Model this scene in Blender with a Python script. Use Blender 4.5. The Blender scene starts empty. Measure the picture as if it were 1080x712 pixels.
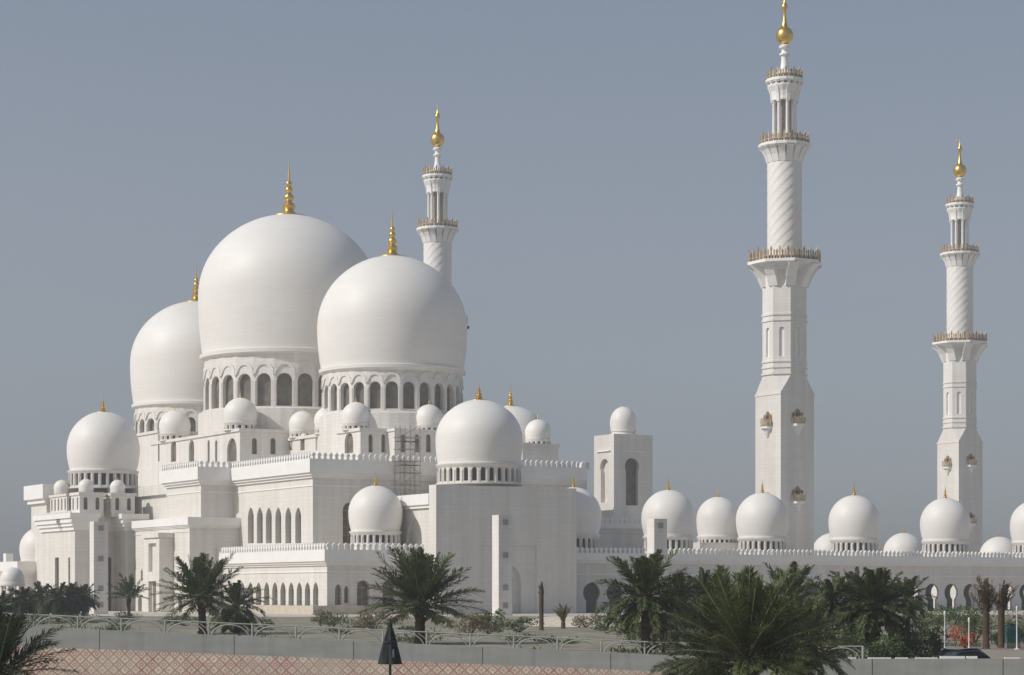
import bpy, math, random
from mathutils import Vector, Matrix
from mathutils.geometry import tessellate_polygon
R_ = math.radians; PI = math.pi
sc = bpy.context.scene
# ------------------------------------------------------------------ camera
FPX = 2300.0; CH = 4.5; HY = 625.0          # focal length in photo pixels, eye height, horizon row
cd = bpy.data.cameras.new('camera'); cam = bpy.data.objects.new('camera', cd)
sc.collection.objects.link(cam); sc.camera = cam
cam.location = (0, 0, CH); cam.rotation_euler = (PI/2, 0, 0)
cd.sensor_width = 36; cd.lens = FPX/1080*36; cd.shift_y = (HY-356)/1080
cd.clip_start = 0.5; cd.clip_end = 20000
# ------------------------------------------------------------------ sun and sky
SUN_AZ = math.atan2(-0.93, -0.37); SUN_EL = R_(38)      # azimuth from +Y towards +X
sdir = Vector((math.sin(SUN_AZ)*math.cos(SUN_EL), math.cos(SUN_AZ)*math.cos(SUN_EL), math.sin(SUN_EL)))
w = bpy.data.worlds.new('World'); sc.world = w; w.use_nodes = True
nt = w.node_tree; nt.nodes.clear()
sky = nt.nodes.new('ShaderNodeTexSky'); sky.sky_type = 'NISHITA'; sky.sun_disc = False
sky.sun_elevation = SUN_EL; sky.sun_rotation = SUN_AZ
sky.air_density = 1.0; sky.dust_density = 2.0; sky.ozone_density = 1.6; sky.altitude = 0
hs = nt.nodes.new('ShaderNodeHueSaturation'); hs.inputs['Saturation'].default_value = 0.42
mx = nt.nodes.new('ShaderNodeMix'); mx.data_type = 'RGBA'; mx.inputs[0].default_value = 0.5
tcw = nt.nodes.new('ShaderNodeTexCoord'); sp_ = nt.nodes.new('ShaderNodeSeparateXYZ'); cr_ = nt.nodes.new('ShaderNodeValToRGB')
nt.links.new(tcw.outputs['Generated'], sp_.inputs[0]); nt.links.new(sp_.outputs[2], cr_.inputs[0])
e = cr_.color_ramp.elements; e[0].position = 0.0; e[0].color = (0.295, 0.328, 0.390, 1); e[1].position = 0.27; e[1].color = (0.138, 0.212, 0.335, 1)
sc10 = nt.nodes.new('ShaderNodeMix'); sc10.data_type = 'RGBA'; sc10.blend_type = 'MULTIPLY'; sc10.inputs[0].default_value = 1; sc10.clamp_result = False
sc10.inputs[7].default_value = (10, 10, 10, 1); nt.links.new(cr_.outputs[0], sc10.inputs[6]); nt.links.new(sc10.outputs[2], mx.inputs[7])   # a dusty layer, thickest at the horizon
bg = nt.nodes.new('ShaderNodeBackground'); bg.inputs[1].default_value = 0.10
wo = nt.nodes.new('ShaderNodeOutputWorld')
nt.links.new(sky.outputs[0], hs.inputs['Color']); nt.links.new(hs.outputs[0], mx.inputs[6])
nt.links.new(mx.outputs[2], bg.inputs[0]); nt.links.new(bg.outputs[0], wo.inputs[0])
sl = bpy.data.lights.new('sun', 'SUN'); sl.energy = 3.6; sl.angle = R_(0.6); sl.color = (1.0, 0.965, 0.91)
so = bpy.data.objects.new('sun', sl); sc.collection.objects.link(so)
so.rotation_euler = (-sdir).to_track_quat('-Z', 'Y').to_euler(); so.location = (-200, -100, 200)
sc.view_settings.view_transform = 'Standard'; sc.view_settings.look = 'None'
sc.view_settings.exposure = 0.0; sc.view_settings.gamma = 1.0
sc.cycles.max_bounces = 6; sc.cycles.diffuse_bounces = 4
# ------------------------------------------------------------------ the mosque's own frame
OX, OY = 10.8, 355.0
UX, UY = 0.862, 0.507
TH = math.atan2(UY, UX)
def wxy(u, v): return (OX+u*UX-v*UY, OY+u*UY+v*UX)
def depth(u, v): return OY+u*UY+v*UX
def fu(px, v):
    k = (px-540)/FPX
    return (k*(OY+v*UX)-(OX-v*UY))/(UX-k*UY)
def fv(px, u):
    k = (px-540)/FPX
    return (OX+u*UX-k*(OY+u*UY))/(k*UX+UY)
def zz(py, D): return CH+(HY-py)*D/FPX
def X(px, D): return (px-540)*D/FPX
G0 = 1.2                                               # garden level round the mosque
rnd = random.Random(7)
# ------------------------------------------------------------------ materials
def nodes(name):
    m = bpy.data.materials.new(name); m.use_nodes = True
    t = m.node_tree; b = t.nodes['Principled BSDF']; return m, t, b
def ramp(t, src, a, b, ca, cb):
    r = t.nodes.new('ShaderNodeValToRGB'); r.color_ramp.elements[0].position = a; r.color_ramp.elements[1].position = b
    r.color_ramp.elements[0].color = (*ca, 1); r.color_ramp.elements[1].color = (*cb, 1)
    t.links.new(src, r.inputs[0]); return r.outputs[0]
def mixc(t, fac, a, b, mode='MIX'):
    n = t.nodes.new('ShaderNodeMix'); n.data_type = 'RGBA'; n.blend_type = mode
    for i, s in ((0, fac), (6, a), (7, b)):
        if isinstance(s, (int, float)): n.inputs[i].default_value = s
        elif isinstance(s, tuple): n.inputs[i].default_value = (*s, 1)
        else: t.links.new(s, n.inputs[i])
    return n.outputs[2]
def math_(t, op, a, b=None, c=None):
    n = t.nodes.new('ShaderNodeMath'); n.operation = op
    for i, s in enumerate((a, b, c)):
        if s is None: continue
        if isinstance(s, (int, float)): n.inputs[i].default_value = s
        else: t.links.new(s, n.inputs[i])
    return n.outputs[0]
def noise(t, vec, scale, detail=3, rough=0.55):
    n = t.nodes.new('ShaderNodeTexNoise'); n.inputs['Scale'].default_value = scale
    n.inputs['Detail'].default_value = detail; n.inputs['Roughness'].default_value = rough
    if vec is not None: t.links.new(vec, n.inputs['Vector'])
    return n.outputs['Fac']
def mapping(t, vec, scale):
    n = t.nodes.new('ShaderNodeMapping'); n.inputs['Scale'].default_value = scale
    t.links.new(vec, n.inputs['Vector']); return n.outputs[0]
def coords(t):
    n = t.nodes.new('ShaderNodeTexCoord'); return n.outputs['Object']
def sep(t, v):
    n = t.nodes.new('ShaderNodeSeparateXYZ'); t.links.new(v, n.inputs[0]); return n.outputs
def comb(t, x, y, z=0.0):
    n = t.nodes.new('ShaderNodeCombineXYZ')
    for i, s in enumerate((x, y, z)):
        if isinstance(s, (int, float)): n.inputs[i].default_value = s
        else: t.links.new(s, n.inputs[i])
    return n.outputs[0]
def marble(name, base, dome=False, bw=1.1, bh=0.55, joint=0.88, streak=0.10):
    m, t, b = nodes(name); c = coords(t); s = sep(t, c)
    if dome:
        ang = math_(t, 'ARCTAN2', s[1], s[0]); uvv = comb(t, math_(t, 'MULTIPLY', ang, 7.0), s[2])
    else:
        uvv = comb(t, math_(t, 'ADD', s[0], s[1]), s[2])
    br = t.nodes.new('ShaderNodeTexBrick'); t.links.new(uvv, br.inputs['Vector'])
    br.inputs['Scale'].default_value = 1.0; br.inputs['Brick Width'].default_value = bw; br.inputs['Row Height'].default_value = bh
    br.inputs['Mortar Size'].default_value = 0.05; br.inputs['Mortar Smooth'].default_value = 0.4
    a = tuple(x*(0.975 if dome else 0.95) for x in base)
    br.inputs['Color1'].default_value = (*base, 1); br.inputs['Color2'].default_value = (*a, 1)
    br.inputs['Mortar'].default_value = (*(x*joint for x in base), 1)
    n1 = noise(t, mapping(t, c, (0.10, 0.10, 0.10)), 1.0, 4)
    n2 = noise(t, mapping(t, c, (0.05, 0.05, 0.9) if dome else (0.9, 0.9, 0.05)), 1.0, 4)
    col = mixc(t, 1.0, br.outputs['Color'], ramp(t, n1, 0.3, 0.75, (0.94, 0.93, 0.915), (1, 1, 1)), 'MULTIPLY')
    col = mixc(t, 1.0, col, ramp(t, n2, 0.35, 0.7, (1-streak, 1-streak*1.05, 1-streak*1.2), (1, 1, 1)), 'MULTIPLY')
    t.links.new(col, b.inputs['Base Color']); b.inputs['Roughness'].default_value = 0.5
    b.inputs['Specular IOR Level'].default_value = 0.35
    bp = t.nodes.new('ShaderNodeBump'); bp.inputs['Strength'].default_value = 0.15; bp.inputs['Distance'].default_value = 0.03
    t.links.new(br.outputs['Fac'], bp.inputs['Height']); bp.invert = True
    t.links.new(bp.outputs[0], b.inputs['Normal']); return m
def plain(name, col, rough=0.7, metal=0.0, var=0.25, scale=2.0, spec=0.4):
    m, t, b = nodes(name); c = coords(t)
    n = noise(t, c, scale, 4)
    col2 = tuple(x*(1-var) for x in col); col3 = tuple(min(1, x*(1+var)) for x in col)
    t.links.new(ramp(t, n, 0.3, 0.7, col2, col3), b.inputs['Base Color'])
    b.inputs['Roughness'].default_value = rough; b.inputs['Metallic'].default_value = metal
    b.inputs['Specular IOR Level'].default_value = spec; return m
M = {}
M['wall'] = marble('marble_wall', (0.81, 0.777, 0.74), False, 2.4, 0.62, 0.90, 0.13)
M['dome'] = marble('marble_dome', (0.82, 0.792, 0.757), True, 2.2, 0.62, 0.945, 0.03)
M['trim'] = plain('marble_trim', (0.82, 0.80, 0.77), 0.5, 0, 0.04, 0.6)
M['gold'] = plain('gold_leaf', (0.78, 0.52, 0.12), 0.34, 1.0, 0.12, 1.5)
M['bronze'] = plain('gilded_bronze', (0.30, 0.20, 0.10), 0.5, 0.2, 0.45, 4.0)
M['railgold'] = plain('gilded_railing_stone', (0.46, 0.37, 0.26), 0.55, 0.0, 0.4, 3.0)
M['glass'] = plain('screened_window_glass', (0.15, 0.135, 0.105), 0.35, 0, 0.35, 0.8, 0.5)
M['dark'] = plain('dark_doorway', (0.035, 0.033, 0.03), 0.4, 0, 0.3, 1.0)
M['lattice'] = plain('carved_stone_lattice', (0.33, 0.29, 0.24), 0.6, 0, 0.3, 5.0)
M['niche'] = plain('shade_toned_niche_stone', (0.68, 0.64, 0.58), 0.6, 0, 0.08, 1.0)  # marble with the shade of the recesses put into its colour
M['innerdark'] = plain('shade_darkened_gallery_stone', (0.16, 0.15, 0.135), 0.7, 0, 0.15, 1.0)  # the gallery's inner shade is painted in as a darker stone
M['plinth'] = plain('sandstone_plinth', (0.52, 0.46, 0.37), 0.8, 0, 0.15, 1.0)
M['steel'] = plain('scaffold_steel', (0.30, 0.27, 0.24), 0.5, 0.4, 0.3, 2.0)
M['whitepaint'] = plain('white_painted_concrete', (0.36, 0.365, 0.33), 0.7, 0, 0.15, 3.0)
M['greywall'] = None
M['blackcloth'] = plain('dark_green_canvas', (0.012, 0.018, 0.016), 0.85, 0, 0.5, 8.0)
M['black'] = plain('black_paint', (0.015, 0.015, 0.017), 0.3, 0, 0.2, 3.0)
M['bark'] = plain('palm_bark', (0.085, 0.060, 0.040), 0.95, 0, 0.5, 6.0, 0.1)
M['deadfrond'] = plain('dry_palm_frond', (0.13, 0.095, 0.06), 0.9, 0, 0.4, 3.0, 0.1)
M['flower'] = plain('bougainvillea_flower', (0.45, 0.085, 0.035), 0.8, 0, 0.3, 5.0, 0.1)
M['amber'] = plain('amber_shrub_leaf', (0.26, 0.15, 0.035), 0.8, 0, 0.4, 4.0, 0.1)
M['tagblue'] = plain('pale_blue_tag', (0.10, 0.13, 0.18), 0.7, 0, 0.3, 9.0)
M['teal'] = plain('teal_plastic', (0.04, 0.12, 0.115), 0.6, 0, 0.2, 3.0)
def leafmat(name, a, b_, sc_=1.2):
    m, t, b = nodes(name); c = coords(t)
    n = noise(t, c, sc_, 3); g = t.nodes.new('ShaderNodeNewGeometry')
    col = ramp(t, n, 0.32, 0.68, a, b_)
    col = mixc(t, g.outputs['Random Per Island'], col, mixc(t, 1.0, col, (1.6, 1.5, 1.25), 'MULTIPLY'))
    t.links.new(col, b.inputs['Base Color']); b.inputs['Roughness'].default_value = 0.55
    b.inputs['Specular IOR Level'].default_value = 0.35
    tr = t.nodes.new('ShaderNodeBsdfTranslucent'); t.links.new(col, tr.inputs[0]); ms = t.nodes.new('ShaderNodeMixShader'); ms.inputs[0].default_value = 0.28
    t.links.new(b.outputs[0], ms.inputs[1]); t.links.new(tr.outputs[0], ms.inputs[2]); t.links.new(ms.outputs[0], t.nodes['Material Output'].inputs[0]); return m
M['palm'] = leafmat('date_palm_leaf', (0.046, 0.064, 0.024), (0.100, 0.122, 0.054))
M['palm2'] = leafmat('dark_palm_leaf', (0.026, 0.036, 0.020), (0.058, 0.070, 0.040))
M['rachis'] = plain('palm_leaf_stalk', (0.22, 0.22, 0.14), 0.6, 0, 0.3, 3.0)
M['bush'] = leafmat('green_shrub_leaf', (0.030, 0.050, 0.015), (0.075, 0.105, 0.030), 2.0)
M['drybush'] = leafmat('dry_shrub_leaf', (0.09, 0.075, 0.04), (0.17, 0.15, 0.085), 2.0)
# ------------------------------------------------------------------ mesh builder
class MB:
    def __init__(s): s.v = []; s.f = []; s.mi = []
    def add(s, vs, fs, mi=0):
        o = len(s.v); s.v += [tuple(p) for p in vs]; s.f += [tuple(i+o for i in f) for f in fs]; s.mi += [mi]*len(fs); return s
    def box(s, x0, x1, y0, y1, z0, z1, mi=0):
        return s.add([(x0,y0,z0),(x1,y0,z0),(x1,y1,z0),(x0,y1,z0),(x0,y0,z1),(x1,y0,z1),(x1,y1,z1),(x0,y1,z1)],
              [(0,3,2,1),(4,5,6,7),(0,1,5,4),(1,2,6,5),(2,3,7,6),(3,0,4,7)], mi)
    def tube(s, a, b, r, n=6, r2=None, mi=0):
        a = Vector(a); b = Vector(b); d = (b-a).normalized()
        q = d.orthogonal().normalized(); p = d.cross(q); r2 = r if r2 is None else r2
        vs = []
        for k in range(n):
            t = 2*PI*k/n; e = q*math.cos(t)+p*math.sin(t); vs += [a+e*r, b+e*r2]
        fs = [(2*k, 2*((k+1)%n), 2*((k+1)%n)+1, 2*k+1) for k in range(n)]
        fs += [tuple(2*k for k in range(n))[::-1], tuple(2*k+1 for k in range(n))]
        return s.add(vs, fs, mi)
    def lathe(s, prof, n=32, cx=0, cy=0, a0=0.0, apo=False, mi=0, fn=None):
        k = 1/math.cos(PI/n) if apo else 1
        vs = []; fs = []
        for j, (r, z) in enumerate(prof):
            for i in range(n):
                t = a0+2*PI*i/n; rr = max(r, 1e-4)*k
                if fn: rr *= fn(t, z)
                vs.append((cx+rr*math.cos(t), cy+rr*math.sin(t), z))
        for j in range(len(prof)-1):
            for i in range(n):
                i2 = (i+1) % n; fs.append((j*n+i, j*n+i2, (j+1)*n+i2, (j+1)*n+i))
        fs.append(tuple(range(n))[::-1]); fs.append(tuple((len(prof)-1)*n+i for i in range(n)))
        return s.add(vs, fs, mi)
    def poly(s, P0, S, N, pts, off, mi=0):            # flat polygon on a face, moved out by off
        vs = [(P0[0]+S[0]*a+N[0]*off, P0[1]+S[1]*a+N[1]*off, z) for a, z in pts]
        return s.add(vs, [tuple(range(len(vs)))], mi)
    def slab(s, P0, S, N, pts, o0, o1, mi=0):         # extruded polygon between two offsets
        n = len(pts)
        vs = [(P0[0]+S[0]*a+N[0]*o, P0[1]+S[1]*a+N[1]*o, z) for o in (o0, o1) for a, z in pts]
        fs = [tuple(range(n))[::-1], tuple(range(n, 2*n))]+[(i, (i+1)%n, n+(i+1)%n, n+i) for i in range(n)]
        return s.add(vs, fs, mi)
    def face(s, P0, S, N, w, z0, z1, holes=(), rd=0.6, mi=0, rmi=None):
        loops = [[(0, z0), (w, z0), (w, z1), (0, z1)]]+[list(h) for h in holes]
        v3 = [[Vector((a, b, 0)) for a, b in l] for l in loops]
        flat = [p for l in loops for p in l]
        tris = tessellate_polygon(v3)
        vs = [(P0[0]+S[0]*a, P0[1]+S[1]*a, z) for a, z in flat]
        n3 = Vector((N[0], N[1], 0)); fs = []
        for t in tris:
            a, b, c = (Vector(vs[i]) for i in t)
            cr = (b-a).cross(c-a)
            if cr.length < 1e-9: continue
            fs.append(tuple(t) if cr.dot(n3) > 0 else tuple(t)[::-1])
        s.add(vs, fs, mi)
        for h in holes:
            n = len(h)
            vs = [(P0[0]+S[0]*a, P0[1]+S[1]*a, z) for a, z in h]+[(P0[0]+S[0]*a-N[0]*rd, P0[1]+S[1]*a-N[1]*rd, z) for a, z in h]
            s.add(vs, [(i, (i+1)%n, n+(i+1)%n, n+i) for i in range(n)], mi if rmi is None else rmi)
        return s
    def build(s, name, mats, parent=None, smooth=False, loc=None, ang=35):
        b = BASE.get(parent, (0, 0, 0)) if parent is not None else (0, 0, 0)
        if loc is not None: b = (0, 0, 0)
        me = bpy.data.meshes.new(name)
        me.from_pydata([(x-b[0], y-b[1], z-b[2]) for x, y, z in s.v], [], s.f)
        for m in (mats if isinstance(mats, (list, tuple)) else [mats]): me.materials.append(m)
        me.polygons.foreach_set('material_index', s.mi)
        if smooth:
            me.polygons.foreach_set('use_smooth', [True]*len(me.polygons)); me.set_sharp_from_angle(angle=R_(ang))
        me.update()
        o = bpy.data.objects.new(name, me); sc.collection.objects.link(o)
        if parent is not None:
            o.parent = parent; BASE[o] = BASE.get(parent, (0, 0, 0))
        if loc is not None: o.location = loc; BASE[o] = (0, 0, 0)
        return o
BASE = {}
def tag(o, label, cat, group=None):
    o['label'] = label; o['category'] = cat
    if group: o['group'] = group
    return o
def struct(o): o['kind'] = 'structure'; return o
def thing(name, label, cat, loc=(0, 0, 0), rz=0.0, group=None):
    o = bpy.data.objects.new(name, None); sc.collection.objects.link(o)
    o.location = loc; o.rotation_euler = (0, 0, rz); o.empty_display_size = 0.5
    BASE[o] = (0, 0, 0); return tag(o, label, cat, group)
def mosque_thing(name, label, cat, u, v, group=None):    # root standing in the mosque's frame
    x, y = wxy(u, v); o = thing(name, label, cat, (x, y, 0), TH, group); BASE[o] = (u, v, 0); return o
def copy_tree(o, parent=None):
    c = o.copy(); sc.collection.objects.link(c)
    if parent is not None: c.parent = parent
    for ch in list(o.children): copy_tree(ch, c)
    return c
# ------------------------------------------------------------------ shapes used again and again
def arch(cx, w_, z0, zt, kind='round', n=7):
    h = w_/2
    if kind == 'flat': return [(cx-h, z0), (cx+h, z0), (cx+h, zt), (cx-h, zt)]
    if kind == 'round':
        zs = zt-h; p = [(cx-h, z0), (cx+h, z0)]
        return p+[(cx+h*math.cos(PI*i/n), zs+h*math.sin(PI*i/n)) for i in range(n+1)]
    if kind == 'point':
        r = w_*0.85; zs = zt-math.sqrt(r*r-(r-h)**2); p = [(cx-h, z0), (cx+h, z0)]
        a1 = math.acos((r-h)/r)
        p += [(cx+h-r+r*math.cos(a1*i/n), zs+r*math.sin(a1*i/n)) for i in range(n+1)]
        p += [(cx-h+r-r*math.cos(a1*i/n), zs+r*math.sin(a1*i/n)) for i in range(n-1, -1, -1)]
        return p
    if kind in ('key', 'key2'):
        zc = zt-h; nk = h*(0.66 if kind == 'key' else 0.86); a = math.acos(nk/h); p = [(cx-nk, z0), (cx+nk, z0)]
        m = 16; t0 = -a; t1 = PI+a
        return p+[(cx+h*math.cos(t0+(t1-t0)*i/m), zc+h*math.sin(t0+(t1-t0)*i/m)) for i in range(m+1)]
def merlons(mb, p0, p1, z, pitch=1.0, h=1.05, th=0.28, mi=0):
    p0 = Vector(p0); p1 = Vector(p1); L = (p1-p0).length; S = (p1-p0)/L; N = Vector((S[1], -S[0]))
    k = max(1, int(L/pitch)); pt = L/k
    for i in range(k):
        c = (i+0.5)*pt; a = pt*0.36
        pts = [(c-a*0.6, z), (c+a*0.6, z), (c+a*0.5, z+h*0.35), (c+a, z+h*0.62), (c+a*0.55, z+h*0.82), (c, z+h), (c-a*0.55, z+h*0.82), (c-a, z+h*0.62), (c-a*0.5, z+h*0.35)]
        mb.slab((p0.x, p0.y), (S.x, S.y), (N.x, N.y), pts, -th/2, th/2, mi)
def ring(mb, u0, u1, v0, v1, z0, z1, e, top=False):     # a moulding that steps out by e from a block
    mb.box(u0-e, u1+e, v0-e, v0-0.003, z0, z1); mb.box(u0-e, u1+e, v1+0.003, v1+e, z0, z1)
    mb.box(u0-e, u0-0.003, v0-0.003, v1+0.003, z0, z1); mb.box(u1+0.003, u1+e, v0-0.003, v1+0.003, z0, z1)
def block(mb, u0, u1, v0, v1, z0, z1, left=(), front=(), rd=0.6, cap=True):
    """left holes run from the near corner (v0) away, front holes from u0 to the right."""
    mb.face((u0, v0), (0, 1), (-1, 0), v1-v0, z0, z1, left, rd)
    mb.face((u0, v0), (1, 0), (0, -1), u1-u0, z0, z1, front, rd)
    mb.face((u1, v0), (0, 1), (1, 0), v1-v0, z0, z1)
    mb.face((u0, v1), (1, 0), (0, 1), u1-u0, z0, z1)
    if cap: mb.add([(u0, v0, z1), (u1, v0, z1), (u1, v1, z1), (u0, v1, z1)], [(0, 1, 2, 3)])
def panes(parent, P0, S, N, holes, rd, mat=None, name='window', bars=True):
    out = []
    for h in holes:
        q = MB(); q.poly(P0, S, N, h, -rd+0.02, 0)
        if bars:
            s0 = min(p[0] for p in h); s1 = max(p[0] for p in h); z0 = min(p[1] for p in h); z1 = max(p[1] for p in h)
            wd = s1-s0; hh = z1-z0-wd*0.5; t = 0.07
            q.slab(P0, S, N, [((s0+s1)/2-t, z0), ((s0+s1)/2+t, z0), ((s0+s1)/2+t, z1-0.05), ((s0+s1)/2-t, z1-0.05)], -rd+0.03, -rd+0.14, 1)
            k = max(1, int(hh/1.3))
            for i in range(1, k+1):
                zc = z0+hh*i/k; sl_ = wd*0.5 if zc < z0+hh-0.01 else wd*0.45
                q.slab(P0, S, N, [((s0+s1)/2-sl_, zc-t), ((s0+s1)/2+sl_, zc-t), ((s0+s1)/2+sl_, zc+t), ((s0+s1)/2-sl_, zc+t)], -rd+0.03, -rd+0.12, 1)
        out.append(q.build(name, [mat or M['glass'], M['lattice']], parent))
    return out
def wall_part(parent, name, u0, u1, v0, v1, z0, z1, left=(), front=(), rd=0.6, cornice=0.9, merl=True, band=None, wmat=None, mh=1.05, cap=True, sides='LF'):
    q = MB(); zt = z1-(0 if not merl else 0)
    block(q, u0, u1, v0, v1, z0, zt, left, front, rd, cap)
    o = q.build(name, M['wall'], parent)
    if left: panes(o, (u0, v0), (0, 1), (-1, 0), left, rd, wmat)
    if front: panes(o, (u0, v0), (1, 0), (0, -1), front, rd, wmat)
    if cornice:
        q = MB(); e = cornice
        ring(q, u0, u1, v0, v1, zt-e*1.9, zt+0.25, e)
        ring(q, u0, u1, v0, v1, zt-e*2.3, zt-e*1.9-0.003, e*0.66)
        ring(q, u0, u1, v0, v1, zt-e*2.7, zt-e*2.3-0.003, e*0.33)
        ring(q, u0, u1, v0, v1, zt-e*4.0, zt-e*3.8, 0.12)
        if merl:
            m = e*0.75
            merlons(q, (u0-m, v0-m), (u1+m, v0-m), zt+0.25, 1.0, mh)
            merlons(q, (u0-m, v1+m), (u0-m, v0-m), zt+0.25, 1.0, mh)
            merlons(q, (u1+m, v0-m), (u1+m, v1+m), zt+0.25, 1.0, mh)
            merlons(q, (u1+m, v1+m), (u0-m, v1+m), zt+0.25, 1.0, mh)
        q.build('parapet', M['trim'], parent)
    return o
def finial(parent, z, h, r):
    q = MB(); P = [(r*1.35, z-0.3*r), (r*1.3, z+0.02*h), (r*0.97, z+0.035*h), (r*0.6, z+0.05*h), (r*0.42, z+0.10*h)]
    zc = 0.10; sz = r*0.46
    for k in range(4):
        hh = (0.17, 0.15, 0.125, 0.10)[k]
        for a in (0.15, 0.35, 0.6, 0.85): P.append((sz*(0.55+0.55*math.sin(PI*a)), z+h*(zc+hh*a)))
        P.append((sz*0.42, z+h*(zc+hh))); zc += hh; sz *= 0.78
    P += [(r*0.07, z+h*0.8), (r*0.02, z+h)]
    q.lathe(P, 14)
    return q.build('finial', M['gold'], parent, True)
DOMES = {}
def dome(parent, u, v, z, R, hu, hl, shrink=0.05, fh=3.0, fr=0.6, collar=True, n=64):
    """z is the height of the widest ring; hu above it, hl below it."""
    q = MB(); P = []
    if collar:
        rb = R*(1-shrink)
        P += [(rb*0.96, -hl-R*0.075), (rb*1.025, -hl-R*0.06), (rb*1.03, -hl-R*0.02), (rb*1.0, -hl-R*0.012)]
    for i in range(0, 8):
        t = 1-i/8; P.append((R*(1-shrink*t*t), -hl*t))
    m = 22
    for i in range(m+1):
        a = PI/2*i/m; r = R*math.cos(a)**0.985; zt = hu*(math.sin(a)*0.985+0.015*max(0, (a/(PI/2)-0.6)/0.4)**1)
        P.append((max(r, 0.0), zt))
    q.lathe(P, n)
    b = BASE[parent]
    o = q.build('dome', M['dome'], parent, True, loc=(u-b[0], v-b[1], z-b[2]))
    if fh: finial(o, hu-0.02*R, fh, fr*1.0)
    return o
def drum(parent, u, v, z0, z1, R, n, ww, wz0, wz1, mat=None, hood=True, rd=0.7, view=(-215, 35), lip=None, kind='round', flare=True):
    b = BASE[parent]; q = MB(); pw = 2*R*math.tan(PI/n); hs_ = []
    for k in range(n):
        a = 2*PI*(k+0.5)/n; deg = math.degrees(a); d2 = deg if deg <= 35 else deg-360
        N = (math.cos(a), math.sin(a)); S = (-N[1], N[0])
        P0 = (N[0]*R-S[0]*pw/2, N[1]*R-S[1]*pw/2)
        vis = view[0] <= d2 <= view[1]
        hole = [arch(pw/2, ww, wz0-z0, wz1-z0, kind)] if vis else []
        q.face(P0, S, N, pw, 0, z1-z0, hole, rd)
        if vis: hs_.append((P0, S, N, hole))
        if hood:                                       # interlaced hood arches with their drops
            r1 = pw*0.5; r0 = r1-0.32*pw*0.5; zc = wz1-z0+0.04*pw
            pts = [(pw/2+r1*math.cos(PI*i/8), zc+r1*1.05*math.sin(PI*i/8)) for i in range(9)]
            pts += [(pw/2+r0*math.cos(PI*i/8), zc+r0*1.05*math.sin(PI*i/8)) for i in range(8, -1, -1)]
            vs = pts; m = len(pts)//2
            for i in range(8):
                quad = [pts[i], pts[i+1], pts[m*2-2-i], pts[m*2-1-i]]
                q.slab(P0, S, N, quad, 0.003, 0.20)
            q.slab(P0, S, N, [(-0.07*pw, zc-0.10*pw), (0.07*pw, zc-0.10*pw), (0.14*pw, zc+0.05), (-0.14*pw, zc+0.05)], 0.003, 0.24) if False else None
            q.slab(P0, S, N, [(0.001, zc-0.16*pw), (0.12*pw, zc-0.02*pw), (0.17*pw, zc+0.12*pw), (0.001, zc+0.12*pw)], 0.003, 0.26)
            q.slab(P0, S, N, [(pw-0.001, zc-0.16*pw), (pw-0.12*pw, zc-0.02*pw), (pw-0.17*pw, zc+0.12*pw), (pw-0.001, zc+0.12*pw)], 0.003, 0.26)
        q.slab(P0, S, N, [(-0.09*pw, 0), (0.09*pw, 0), (0.09*pw, wz1-z0-ww*0.5), (-0.09*pw, wz1-z0-ww*0.5)], 0.002, 0.10)
    h = z1-z0; l = lip or R*0.045
    q.lathe([(R*0.9, h-0.5), (R+0.05, h-0.5), (R+l*0.5, h-0.32), (R+l, h-0.05), (R+l, h+0.14), (R*0.9, h+0.16)], 72)
    q.lathe([(R*0.9, 0.0), (R+l*0.9, 0.0), (R+l*0.9, 0.22), (R*0.9, 0.24)], 72)
    q.lathe([(R*0.8, h-0.3), (R*0.8, h-0.2)], 24)
    o = q.build('drum', M['wall'], parent, loc=(u-b[0], v-b[1], z0-b[2]))
    for P0, S, N, hole in hs_:
        p = MB(); p.poly(P0, S, N, hole[0], -rd+0.02); p.build('window', mat or M['glass'], o)
    return o
def turret(parent, u0, u1, v0, v1, z0, z1, cu, cv, r, left=(), front=(), name='turret', dm=True, n=14):
    q = MB(); block(q, u0, u1, v0, v1, z0, z1, left, front, 0.4)
    ring(q, u0, u1, v0, v1, z1-0.35, z1+0.15, 0.22)
    o = q.build(name, M['wall'], parent)
    if left: panes(o, (u0, v0), (0, 1), (-1, 0), left, 0.4, bars=False)
    if front: panes(o, (u0, v0), (1, 0), (0, -1), front, 0.4, bars=False)
    if dm: domelet(parent, cu, cv, z1, r)
    return o
def domelet(parent, cu, cv, z, r, n=14, dh=0.42, fin=True):
    h = r*dh
    drum(parent, cu, cv, z-0.15, z+h, r*0.90, n, r*0.17, z+0.02, z+h*0.82, M['dark'], hood=False, rd=0.25, lip=r*0.08)
    dome(parent, cu, cv, z+h+r*0.52, r, r*1.0, r*0.48, 0.08, r*0.5 if fin else 0, r*0.1, n=32)

# ================================================================== GROUND
def stdground():
    m, t, b = nodes('dusty_ground'); c = coords(t)
    n1 = noise(t, c, 0.05, 5); n2 = noise(t, c, 1.3, 4)
    col = ramp(t, n1, 0.35, 0.65, (0.36, 0.31, 0.25), (0.46, 0.41, 0.34))
    col = mixc(t, 1.0, col, ramp(t, n2, 0.3, 0.7, (0.8, 0.8, 0.8), (1.05, 1.05, 1.05)), 'MULTIPLY')
    t.links.new(col, b.inputs['Base Color']); b.inputs['Roughness'].default_value = 0.95; return m
M['ground'] = stdground()
M['plateau'] = plain('light_sandy_paving', (0.52, 0.47, 0.40), 0.9, 0, 0.18, 0.15)
M['bed'] = plain('planted_bed_soil', (0.22, 0.20, 0.15), 0.95, 0, 0.45, 0.4)
M['asphalt'] = plain('asphalt', (0.06, 0.06, 0.06), 0.9, 0, 0.2, 1.0)
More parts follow.
